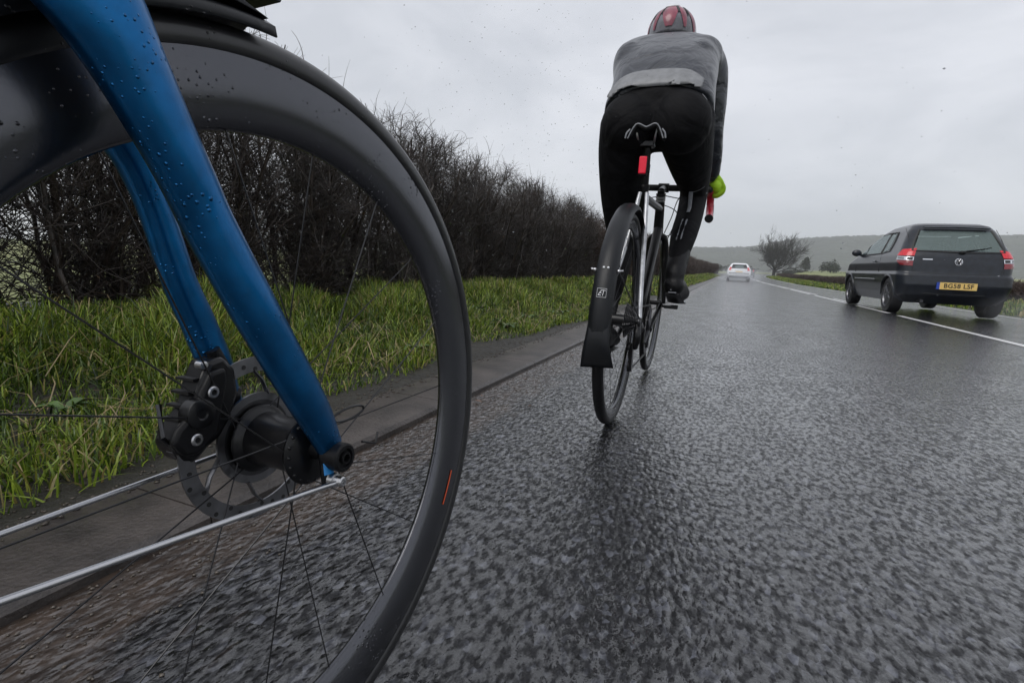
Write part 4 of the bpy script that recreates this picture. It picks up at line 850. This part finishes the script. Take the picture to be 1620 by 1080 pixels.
# ------------------------------------------------------------------ cars
def carbuild(root, prof_, paint_m, glass_m, rw, rg, name_parts=True, wheels=((-.715, .575), (.715, .575), (-.715, 3.04), (.715, 3.04)), wr=.30, nE=7.0, detail=True, rear_win=(1.045, 1.385, .60), side_win=True):
    zs, Ws, yr, yf = (np.array(a_, float) for a_ in prof_)
    RR_, RF_, BE = .17, .42, .055
    def par(z): return np.interp(z, zs, Ws), np.interp(z, zs, yr), np.interp(z, zs, yf)
    def rear(x, z, off=0):
        w, a_, b_ = par(z); ax_ = min(abs(x), w*.9999); c_ = w-RR_; y_ = a_+BE*(min(ax_, c_)/w)**2
        if ax_ > c_: y_ += RR_-math.sqrt(max(0, RR_**2-(ax_-c_)**2))
        return np.array((x, y_-off, z))
    def front(x, z, off=0):
        w, a_, b_ = par(z); rf = min(RF_, w*.8); ax_ = min(abs(x), w*.9999); c_ = w-rf; y_ = b_-.10*(min(ax_, c_)/w)**2
        if ax_ > c_: y_ -= rf-math.sqrt(max(0, rf**2-(ax_-c_)**2))
        return np.array((x, y_+off, z))
    def side(sx, y, z, off=0):
        w, a_, b_ = par(z); rf = min(RF_, w*.8); ar = a_+BE*((w-RR_)/w)**2; bf = b_-.10*((w-rf)/w)**2; x_ = w
        if y < ar+RR_: x_ = w-RR_+math.sqrt(max(0, RR_**2-(ar+RR_-y)**2))
        if y > bf-rf: x_ = w-rf+math.sqrt(max(0, rf**2-(y-bf+rf)**2))
        return np.array((sx*(x_+off), y, z))
    def plan(z):
        w, a_, b_ = par(z); rf = min(RF_, w*.8); ar = a_+BE*((w-RR_)/w)**2; bf = b_-.10*((w-rf)/w)**2; P = []
        for x in np.linspace(0, w-RR_, 18)[:-1]: P.append(rear(x, z))
        for t_ in np.linspace(0, math.pi/2, 13)[:-1]: P.append(np.array((w-RR_+RR_*math.sin(t_), ar+RR_-RR_*math.cos(t_), z)))
        for y in np.linspace(ar+RR_, bf-rf, 60)[:-1]: P.append(np.array((w, y, z)))
        for t_ in np.linspace(0, math.pi/2, 13)[:-1]: P.append(np.array((w-rf+rf*math.cos(t_), bf-rf+rf*math.sin(t_), z)))
        for x in np.linspace(w-rf, 0, 10): P.append(front(x, z))
        P = np.array(P); Q = P[::-1][1:-1]*np.array((-1, 1, 1)); return np.vstack([P, Q])
    zz = np.concatenate([np.linspace(zs[0], zs[-2], 70), np.linspace(zs[-2], zs[-1], 6)[1:]])
    rows_ = [plan(z) for z in zz]; NT = len(rows_[0]); V = np.vstack(rows_); fs = []
    z0, z1, hw = rear_win
    for i in range(len(zz)-1):
        for k in range(NT):
            k2 = (k+1) % NT; q = (i*NT+k, i*NT+k2, (i+1)*NT+k2, (i+1)*NT+k); c_ = V[list(q)].mean(0); w, a_, b_ = par(c_[2])
            if detail:
                if any(abs(c_[0]) > w*.8 and (c_[1]-wy)**2+(c_[2]-wr)**2 < (wr+.035)**2 for wx, wy in wheels): continue
                if c_[1] < a_+.4 and z0+.02 < c_[2] < z1-.02 and abs(c_[0]) < w-.13: continue
                if side_win and abs(c_[0]) > w-.02 and 1.02 < c_[2] < 1.38 and c_[1] > 1.02+(c_[2]-1.0)*.25 and c_[1] < b_-.12: continue
                if c_[1] > b_-.35 and abs(c_[0]) < w*.88 and 1.06 < c_[2] < 1.40: continue
            fs.append(q)
    top = len(V); n_ = len(zz)-1; V = np.vstack([V, [(0, (par(zz[-1])[1]+par(zz[-1])[2])/2, zz[-1]+.004)]])
    fs += [(n_*NT+k, n_*NT+(k+1) % NT, top) for k in range(NT)]
    bo = MB(); bo.add(V, fs); body = bo.build('body', paint_m, root, angle=50)
    und = MB(); und.box((0, (yr.min()+yf.max())/2, zs[0]+.06), (1.30, 3.3, .05)); und.build('underbody', M['blackmatte'], root)
    for wx, wy in wheels:
        t_ = MB(); hw_ = .0975; pr_ = [(-hw_, .20), (-hw_, .27), (-hw_*.92, .292), (-hw_*.75, .30), (hw_*.75, .30), (hw_*.92, .292), (hw_, .27), (hw_, .20), (-hw_, .20)]
        t_.lathe([(h_, r_*wr/.30) for h_, r_ in pr_], c=(0, 0, 0), n=40); wo_ = t_.build('wheel', M['rubber2'], root); wo_.location = (wx, wy, wr)
        sx = 1 if wx > 0 else -1; rm_ = MB(); rm_.lathe([(sx*.085, .205), (sx*.092, .20), (sx*.07, .19), (sx*.055, .05), (sx*.07, .03), (sx*.07, 0)], n=40)
        for k in range(7): a_ = 2*math.pi*k/7; rm_.tube([(sx*.078, .04*math.cos(a_), .04*math.sin(a_)), (sx*.078, .198*math.cos(a_), .198*math.sin(a_))], [(.02, .008), (.014, .006)], 8, up=(1, 0, 0))
        rm_.build('rim', M['rotor'] if detail else M['silver'], wo_)
        if detail:
            li = MB(); li.lathe([(sx*.02-sx*.12, wr+.045), (sx*.105, wr+.045)], c=(wx, wy, wr), n=40, a0=0, a1=math.pi); li.lathe([(-sx*.10, 0.02), (-sx*.10, wr+.045)], c=(wx, wy, wr), n=40, a0=-.3, a1=math.pi+.3); li.build('wheel_arch', M['ink'], root)
            G = []
            for t_ in np.linspace(R(-12), R(192), 40):
                yy = wy+(wr+.040)*math.cos(t_); zz_ = wr+(wr+.040)*math.sin(t_); G.append(side(sx, yy, max(zz_, zs[0]), .004))
            MB().tube(G, .016, 8).build('arch_lip', paint_m, root)
    return body, rear, side, par, front
def patch(fn, poly, name, mt, parent, off=.004, res=14, thick=.003, **kw):
    """poly of (a,z) corners (quad, ccw); bilinear patch on the surface fn"""
    A = np.array(poly, float); G = []
    for u in np.linspace(0, 1, res):
        row = []
        for v in np.linspace(0, 1, res):
            p = (A[0]*(1-u)+A[1]*u)*(1-v)+(A[3]*(1-u)+A[2]*u)*v; row.append(fn(p[0], p[1], off))
        G.append(row)
    return MB().grid(G).build(name, mt, parent, **kw)
def glass_mat(name, tint, op):
    M_ = bpy.data.materials.new(name); M_.use_nodes = True; t = M_.node_tree; t.nodes.remove(t.nodes['Principled BSDF'])
    tr = N(t, 'ShaderNodeBsdfTransparent'); tr.inputs[0].default_value = (*tint, 1); gl = N(t, 'ShaderNodeBsdfGlossy'); gl.inputs['Roughness'].default_value = .12; gl.inputs[0].default_value = (.8, .85, .85, 1)
    df = N(t, 'ShaderNodeBsdfDiffuse'); df.inputs[0].default_value = (.34, .43, .42, 1)
    c = N(t, 'ShaderNodeTexCoord'); n = N(t, 'ShaderNodeTexNoise', Scale=30.0, Detail=5.0); L(t, c.outputs['Object'], n.inputs[0]); b = N(t, 'ShaderNodeBump', Strength=.25, Distance=.01); L(t, n.outputs['Fac'], b.inputs['Height']); L(t, b.outputs[0], gl.inputs['Normal'])
    lw = N(t, 'ShaderNodeLayerWeight', Blend=.25); m1 = N(t, 'ShaderNodeMixShader', Fac=op); L(t, tr.outputs[0], m1.inputs[1]); L(t, df.outputs[0], m1.inputs[2])
    m2 = N(t, 'ShaderNodeMixShader'); L(t, lw.outputs['Fresnel'], m2.inputs[0]); L(t, m1.outputs[0], m2.inputs[1]); L(t, gl.outputs[0], m2.inputs[2]); L(t, m2.outputs[0], t.nodes['Material Output'].inputs[0]); return M_
M['glass'] = glass_mat('car_glass', (.80, .94, .92), .32)
M['carblack'] = mat('wet_black_car_paint', (.007, .010, .016), .34, coat=.55, coatr=.15, spec=.3, var=(12, .5), bump=(200, .25, .002))
M['carwhite'] = mat('white_car_paint', (.72, .73, .75), .3, coat=.6)
M['tail'] = mat('red_tail_lamp', (.50, .01, .02), .25, coat=.5, emis=((1, .02, .04), .06), var=(40, .4))
M['tail2'] = mat('dark_red_lamp', (.20, .006, .012), .2, coat=1)
M['chrome'] = mat('chrome', (.75, .76, .78), .18, metal=1)
M['seat'] = mat('car_seat_cloth', (.03, .03, .033), .8)
CP = (3.59, 11.0); CA = .054
car = empty('car', Matrix.Translation((CP[0], CP[1], float(zroad(*CP))-.004)) @ Matrix.Rotation(CA, 4, 'Z') @ Matrix.Diagonal((1, 1, 1.055, 1)), label='black small hatchback overtaking on the right, wet rear window and yellow plate', cat='car')
pf_ = ([.20, .34, .50, .66, .70, .85, .97, 1.03, 1.2, 1.4, 1.48, 1.52, 1.54], [.74, .80, .825, .832, .815, .82, .805, .785, .715, .625, .565, .48, .32], [.22, .06, .0, .015, .055, .07, .10, .13, .24, .375, .45, .58, .92], [3.55, 3.76, 3.83, 3.82, 3.80, 3.66, 3.20, 2.95, 2.60, 2.16, 1.90, 1.62, 1.25])
body, rear, side, par, front = carbuild(car, pf_, M['carblack'], M['glass'], None, None)
# tailgate, bumper seams
def seam(pts, fn, r_=.004, name='panel_gap', mt=None, off=.001): 
    P = smoothpath([fn(*p, off) for p in pts], 6); MB().tube(P, r_, 6).build(name, mt or M['ink'], body)
seam([(-.80, .715), (-.5, .70), (0, .69), (.5, .70), (.80, .715)], rear)
seam([(-.655, 1.43), (-.665, 1.2), (-.66, .95), (-.62, .72)], rear); seam([(.655, 1.43), (.665, 1.2), (.66, .95), (.62, .72)], rear)
rs = lambda y, z, off: side(-1, y, z, off); rs2 = lambda y, z, off: side(1, y, z, off)
for f_ in (rs, rs2):
    seam([(1.28, 1.36), (1.20, 1.02), (1.18, .75), (1.22, .36)], f_); seam([(2.66, 1.02), (2.72, .8), (2.62, .36)], f_)
    seam([(1.2, .365), (2.6, .365)], f_); 
    patch(f_, [(1.24, .50), (2.62, .50), (2.62, .555), (1.24, .555)], 'rub_strip', M['mudg'], body, .008)
    seam([(1.25, .562), (2.62, .562)], f_, .004, 'chrome_line', M['chrome'], .012)
    # front and rear quarter panes
    patch(f_, [(1.30, 1.03), (2.74, 1.03), (2.06, 1.37), (1.34, 1.37)], 'side_window', M['glass'], body, .003)
    patch(f_, [(.92, 1.08), (1.22, 1.03), (1.27, 1.37), (1.02, 1.36)], 'quarter_window', M['glass'], body, .004)
    seam([(.84, 1.05), (1.3, 1.02), (2.0, 1.015), (2.80, 1.015)], f_, .010, 'window_seal', M['ink'], .004); seam([(.98, 1.385), (1.5, 1.39), (2.02, 1.39), (2.42, 1.24), (2.80, 1.02)], f_, .011, 'window_seal', M['ink'], .004); seam([(1.26, 1.02), (1.31, 1.385)], f_, .024, 'pillar', M['ink'], -.004); seam([(.84, 1.05), (.86, 1.2), (.98, 1.385)], f_, .012, 'window_seal', M['ink'], .004)
    seam([(2.22, 1.02), (2.26, 1.2), (2.3, 1.3)], f_, .012, 'pillar', M['ink'], -.004)
patch(rear, [(-.63, 1.06), (.63, 1.06), (.50, 1.385), (-.50, 1.385)], 'rear_window', M['glass'], body, .006, 24)
seam([(-.645, 1.05), (-.2, 1.04), (.2, 1.035), (.645, 1.05)], rear, .010, 'window_seal', M['ink'], .006); seam([(-.645, 1.05), (-.60, 1.2), (-.51, 1.40)], rear, .016, 'window_seal', M['ink'], .004); seam([(.645, 1.05), (.60, 1.2), (.51, 1.40)], rear, .016, 'window_seal', M['ink'], .004)
b_ = MB(); P = smoothpath([rear(x_, 1.415, .05)+(0, 0, .03-.03*abs(x_)) for x_ in np.linspace(-.46, .46, 9)], 4); b_.tube(P, [(.04, .012)]*len(P), 10, up=(0, 0, 1)); b_.build('roof_spoiler', M['carblack'], body)
b_ = MB(); b_.tube([rear(.06, 1.05, .02), rear(.35, 1.10, .016), rear(.47, 1.13, .012)], [.012, .007, .004], 8); b_.sphere(rear(.05, 1.035, .018), (.05, .03, .03), 8); b_.build('rear_wiper', M['blackmatte'], body)
patch(front, [(-.70, 1.05), (.70, 1.05), (.58, 1.40), (-.58, 1.40)], 'windscreen', M['glass'], body, .004)
for sx in (-1, 1):
    # lamp cluster wraps the corner
    def lampf(a_, z, off, sx=sx):
        w, y0, y1 = par(z); ar = y0+.055*((w-.17)/w)**2; q = -.015+a_*(.015+.17*math.pi/2+.03)
        if q < 0: r_ = rear(w-.17+q, z, off); return np.array((sx*r_[0], r_[1], z))
        t_ = q/.17
        if t_ < math.pi/2: return np.array((sx*(w-.17+(.17+off)*math.sin(t_)), ar+.17-(.17+off)*math.cos(t_), z))
        return np.array((sx*(w+off), ar+q-.17*math.pi/2+.17, z))
    patch(lampf, [(0, .965), (.95, .965), (.62, 1.07), (0, 1.09)], 'tail_lamp', M['tail'], body, .010, 18)
    patch(lampf, [(0, .885), (.9, .90), (.85, .955), (0, .945)], 'tail_lamp_band', M['chrome'], body, .012, 18)
    patch(lampf, [(.05, .895), (.28, .90), (.28, .938), (.05, .936)], 'tail_lamp_lens', M['ink'], body, .015, 8); patch(lampf, [(.42, .90), (.8, .91), (.78, .945), (.42, .94)], 'tail_lamp_lens', M['reflect'], body, .015, 8)
    patch(lampf, [(0, .80), (.55, .81), (.95, .895), (0, .88)], 'tail_lamp', M['tail2'], body, .010, 18)
    # mirror
    b_ = MB(); b_.sphere(side(sx, 2.62, 1.06)+(sx*.13, 0, .005), (.095, .055, .068), 10); b_.tube([side(sx, 2.62, 1.03), side(sx, 2.62, 1.04)+(sx*.09, 0, 0)], [.03, .025], 10); b_.build('wing_mirror', M['carblack'], body)
    b_ = MB(); b_.tube([side(sx, 1.36, .88, .02), side(sx, 1.52, .88, .02)], [(.012, .012)]*2, 8); b_.build('door_handle', M['carblack'], body)
# badge: ring with two nested letter strokes
bp = rear(0, .885, .010); b_ = MB()
def bpt(x_, z_): return bp+np.array((x_, -.004+z_*.12, z_))
b_.tube([bpt(.052*math.cos(t_), .052*math.sin(t_)) for t_ in np.linspace(0, 2*math.pi, 33)[:-1]], .006, 8, closed=True)
for seg in ([(-.017, .043), (0, .008), (.017, .043)], [(-.040, .024), (-.020, -.036), (0, -.004), (.020, -.036), (.040, .024)]): b_.tube([bpt(*p_)+np.array((0, -.006, 0)) for p_ in seg], .0045, 6)
b_.build('badge', M['chrome'], body, label='round chrome badge with a V over a W')
b_ = MB(); b_.sphere(bp+(0, .006, 0), (.05, .006, .05), 10); b_.build('badge_disc', M['darksteel'], body)
patch(rear, [(-.50, .905), (-.36, .905), (-.36, .922), (-.50, .922)], 'model_lettering', M['chrome'], body, .006)
# plate
PO = rear(0, .50, .012)
plate = MB(); plate.box(PO+(.02, 0, .0), (.52, .006, .111)); plo = plate.build('number_plate', M['yellow'], body, bevel=.001)
b_ = MB(); b_.box(PO+(-.262, -.0005, 0), (.044, .007, .111)); b_.build('plate_badge', M['plateblue'], plo)
def text(s_, size, mt, parent, loc, rot, name, spacing=1.0, ext=.0008, sx=1.0):
    cu = bpy.data.curves.new(name, 'FONT'); cu.body = s_; cu.size = size; cu.extrude = ext; cu.align_x = 'CENTER'; cu.align_y = 'CENTER'; cu.space_character = spacing; cu.offset = .002
    o = bpy.data.objects.new('tmp_text', cu); COL.objects.link(o); dg = bpy.context.evaluated_depsgraph_get(); me = bpy.data.meshes.new_from_object(o.evaluated_get(dg)); bpy.data.objects.remove(o)
    me.materials.clear(); me.materials.append(mt); r_ = bpy.data.objects.new(name, me); COL.objects.link(r_); r_.parent = parent; r_.location = loc; r_.rotation_euler = rot; r_.scale = (sx, 1, 1); return r_
text('BG58 LSF', .098, M['ink'], plo, tuple(PO+(.025, -.0045, 0)), (R(90), 0, 0), 'plate_letters', 1.08, sx=1.0)
# bumper step, reflectors, exhaust
seam([(-.78, .40), (-.4, .37), (0, .365), (.4, .37), (.78, .40)], rear, .005, 'bumper_crease', M['ink'], .0)
b_ = MB(); b_.tube([(-.45, .02, .24), (-.45, .35, .25)], .026, 12); b_.build('exhaust', M['darksteel'], body)
# interior
b_ = MB()
for sx in (-.36, .36): b_.box((sx, 1.95, .82), (.44, .12, .56)); b_.box((sx, 1.98, 1.16), (.20, .07, .16))
b_.box((0, 1.0, .74), (1.18, .14, .46)); b_.box((-.36, .98, 1.0), (.20, .07, .12)); b_.box((.36, .98, 1.0), (.20, .07, .12)); b_.box((0, 2.85, .95), (1.3, .4, .12)); b_.build('seats', M['seat'], car, bevel=.03)

pw = ([.22, .36, .52, .68, .82, .95, 1.05, 1.2, 1.36, 1.42, 1.45], [.80, .86, .89, .90, .89, .86, .80, .72, .62, .55, .40], [.2, .05, 0, .04, .08, .12, .24, .42, .62, .85, 1.2], [4.1, 4.3, 4.37, 4.35, 4.2, 3.6, 3.2, 2.9, 2.5, 2.2, 1.9])
def far_car(x, y, lab, paintm, rz=0):
    r_ = empty('car', Matrix.Translation((x, y, float(zroad(x, y)))) @ Matrix.Rotation(rz, 4, 'Z'), label=lab, cat='car')
    body2, rear2, side2, par2, front2 = carbuild(r_, pw, paintm, M['glass'], None, None, wheels=((-.77, .72), (.77, .72), (-.77, 3.35), (.77, 3.35)), wr=.31, detail=False)
    patch(rear2, [(-.62, 1.0), (.62, 1.0), (.50, 1.33), (-.50, 1.33)], 'rear_window', M['ink'], body2, .01)
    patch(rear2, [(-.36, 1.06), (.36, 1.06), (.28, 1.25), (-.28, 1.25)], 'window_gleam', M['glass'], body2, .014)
    for sx in (-1, 1): patch(rear2, [(sx*.60, .84), (sx*.80, .86), (sx*.70, 1.12), (sx*.60, 1.10)], 'tail_lamp', M['tail'], body2, .02)
    patch(rear2, [(-.74, .60), (.74, .60), (.74, .66), (-.74, .66)], 'bumper_gap', M['ink'], body2, .01); patch(rear2, [(-.78, .24), (.78, .24), (.74, .40), (-.74, .40)], 'diffuser', M['blackmatte'], body2, .01); patch(rear2, [(-.26, .70), (.26, .70), (.26, .80), (-.26, .80)], 'number_plate', M['yellow'], body2, .012)
    return r_
far_car(.92, 46.5, 'white hatchback far ahead in the same lane with red tail lamps', M['carwhite'])
far_car(2.75+float(xc(92))-.3, 92, 'tiny dark car beyond the white hatchback near the bend', M['darksteel'], -.05)

# ------------------------------------------------------------------ small stuff
M['water'] = mat('water_drop', (.55, .57, .6), .05, spec=.8); M['water'].node_tree.nodes['Principled BSDF'].inputs['Transmission Weight'].default_value = .9
def scatter(name, n, fn, mt, lab, cat, seed=3):
    g = np.random.default_rng(seed); ico = np.array([(0, 0, 1), (.9, 0, 0), (0, .9, 0), (-.9, 0, 0), (0, -.9, 0), (0, 0, -1)], float); tf = np.array([(0, 1, 2), (0, 2, 3), (0, 3, 4), (0, 4, 1), (5, 2, 1), (5, 3, 2), (5, 4, 3), (5, 1, 4)])
    V = []; F_ = []; k = 0
    for i in range(n):
        p, s = fn(g); J = ico*(1+g.normal(0, .12, (6, 1))); V.append(np.array(p)+J*np.array(s)); F_.append(tf+k); k += 6
    o = np_mesh(name, np.concatenate(V), np.concatenate(F_), mt, label=lab, cat=cat, kind='stuff'); return o
def dropf(g):
    if g.random() < .5: p = (g.uniform(-.9, -.45), g.uniform(1.2, 2.6), g.uniform(.7, 1.6))
    else: d = g.uniform(.9, 4); p = (-d*.5+g.uniform(-.6, 1.1)*d, d, .6+g.uniform(-.1, .45)*d)
    r_ = g.uniform(.0006, .0014); return p, (r_*g.uniform(1, 2.2), r_, r_)
scatter('raindrops', 900, dropf, M['water'], 'fine raindrops and spray hanging in the air', 'raindrops')
def gritf(g):
    y = .2+9*g.random()**1.4; u = -.86+abs(g.normal(0, .10)); s = g.uniform(.001, .0035); return (u, y, float(prof(y))+s*.4), (s*g.uniform(.8, 1.8), s*g.uniform(.8, 1.8), s*.6)
M['grit'] = mat('wet_grit', (.10, .085, .07), .4, var=(60, .6))
scatter('grit', 1500, gritf, M['grit'], 'wet grit and small stones washed against the kerb', 'grit', 8)
def stonef(g):
    y = .2+9*g.random()**1.4; u = -1.06-abs(g.normal(0, .14)); s = g.uniform(.0015, .006); return (u, y, (float(zverge(u, y)) if u < -1.115 else float(prof(y))+.028)+s*.2), (s*g.uniform(.8, 2), s*g.uniform(.8, 2), s*.5)
M['mudclod'] = mat('mud_clod', (.05, .04, .03), .45, var=(40, .5))
scatter('mud_clods', 2200, stonef, M['mudclod'], 'dark mud clods and rotten leaves behind the kerb', 'mud', 9)
# sparse leaves on the edge of the road
M['leafb'] = mat('brown_leaf', (.12, .06, .035), .4)
lf = MB(); g = np.random.default_rng(5)
for i in range(40):
    y = 1.4+7*g.random(); u = -.84+abs(g.normal(0, .14)); a_ = g.uniform(0, 6.28); s = g.uniform(.008, .02); z = float(prof(y))+.004; ca, sa = math.cos(a_)*s, math.sin(a_)*s
    lf.add([(u-ca, y-sa, z), (u+sa*.5, y-ca*.5, z+.004), (u+ca, y+sa, z+.002), (u-sa*.5, y+ca*.5, z+.005)], [(0, 1, 2), (0, 2, 3)])
lf.build('fallen_leaves', M['leafb'], None, fix=False, label='fallen brown leaves lying in the silt beside the kerb', cat='leaves', kind='stuff')

# ------------------------------------------------------------------ air
def vol(name, c, r_, dens, lab):
    mb = MB(); mb.sphere((0, 0, 0), 1, 12); M_ = bpy.data.materials.new(name+'_vol'); M_.use_nodes = True; t = M_.node_tree; t.nodes.remove(t.nodes['Principled BSDF'])
    v = N(t, 'ShaderNodeVolumePrincipled'); v.inputs['Color'].default_value = (.86, .88, .92, 1); c_ = N(t, 'ShaderNodeTexCoord')
    ln = N(t, 'ShaderNodeVectorMath', operation='LENGTH'); L(t, c_.outputs['Object'], ln.inputs[0]); mr = N(t, 'ShaderNodeMapRange'); mr.inputs['From Min'].default_value = 1; mr.inputs['From Max'].default_value = 0; mr.inputs['To Max'].default_value = dens; L(t, ln.outputs['Value'], mr.inputs[0])
    L(t, mr.outputs[0], v.inputs['Density']); L(t, v.outputs[0], t.nodes['Material Output'].inputs['Volume'])
    o = mb.build(name, M_, None, label=lab, cat='spray', kind='stuff'); o.location = c; o.scale = r_; return o
vol('spray', (4.5, 10.1, .10), (.9, 1.4, .34), .22, 'pale road spray thrown up behind the black car right wheel')
vol('spray', (2.75, 11.3, .22), (.6, 1.0, .25), .05, 'thin mist around the black car left rear wheel')
vol('spray', (.92, 46, .2), (2.0, 4.0, .8), .35, 'mist of road spray behind the white car')
hzb = MB(); hzb.box((0, 700, 64), (4200, 2600, 136))
HM = bpy.data.materials.new('haze_air'); HM.use_nodes = True; t = HM.node_tree; t.nodes.remove(t.nodes['Principled BSDF']); v = N(t, 'ShaderNodeVolumePrincipled'); v.inputs['Color'].default_value = (.93, .95, 1, 1); v.inputs['Density'].default_value = .00052; v.inputs['Anisotropy'].default_value = .3
L(t, v.outputs[0], t.nodes['Material Output'].inputs['Volume'])
hzb.build('haze', HM, None, smooth=False, label='pale rain haze in the air over the whole road', cat='haze', kind='stuff')
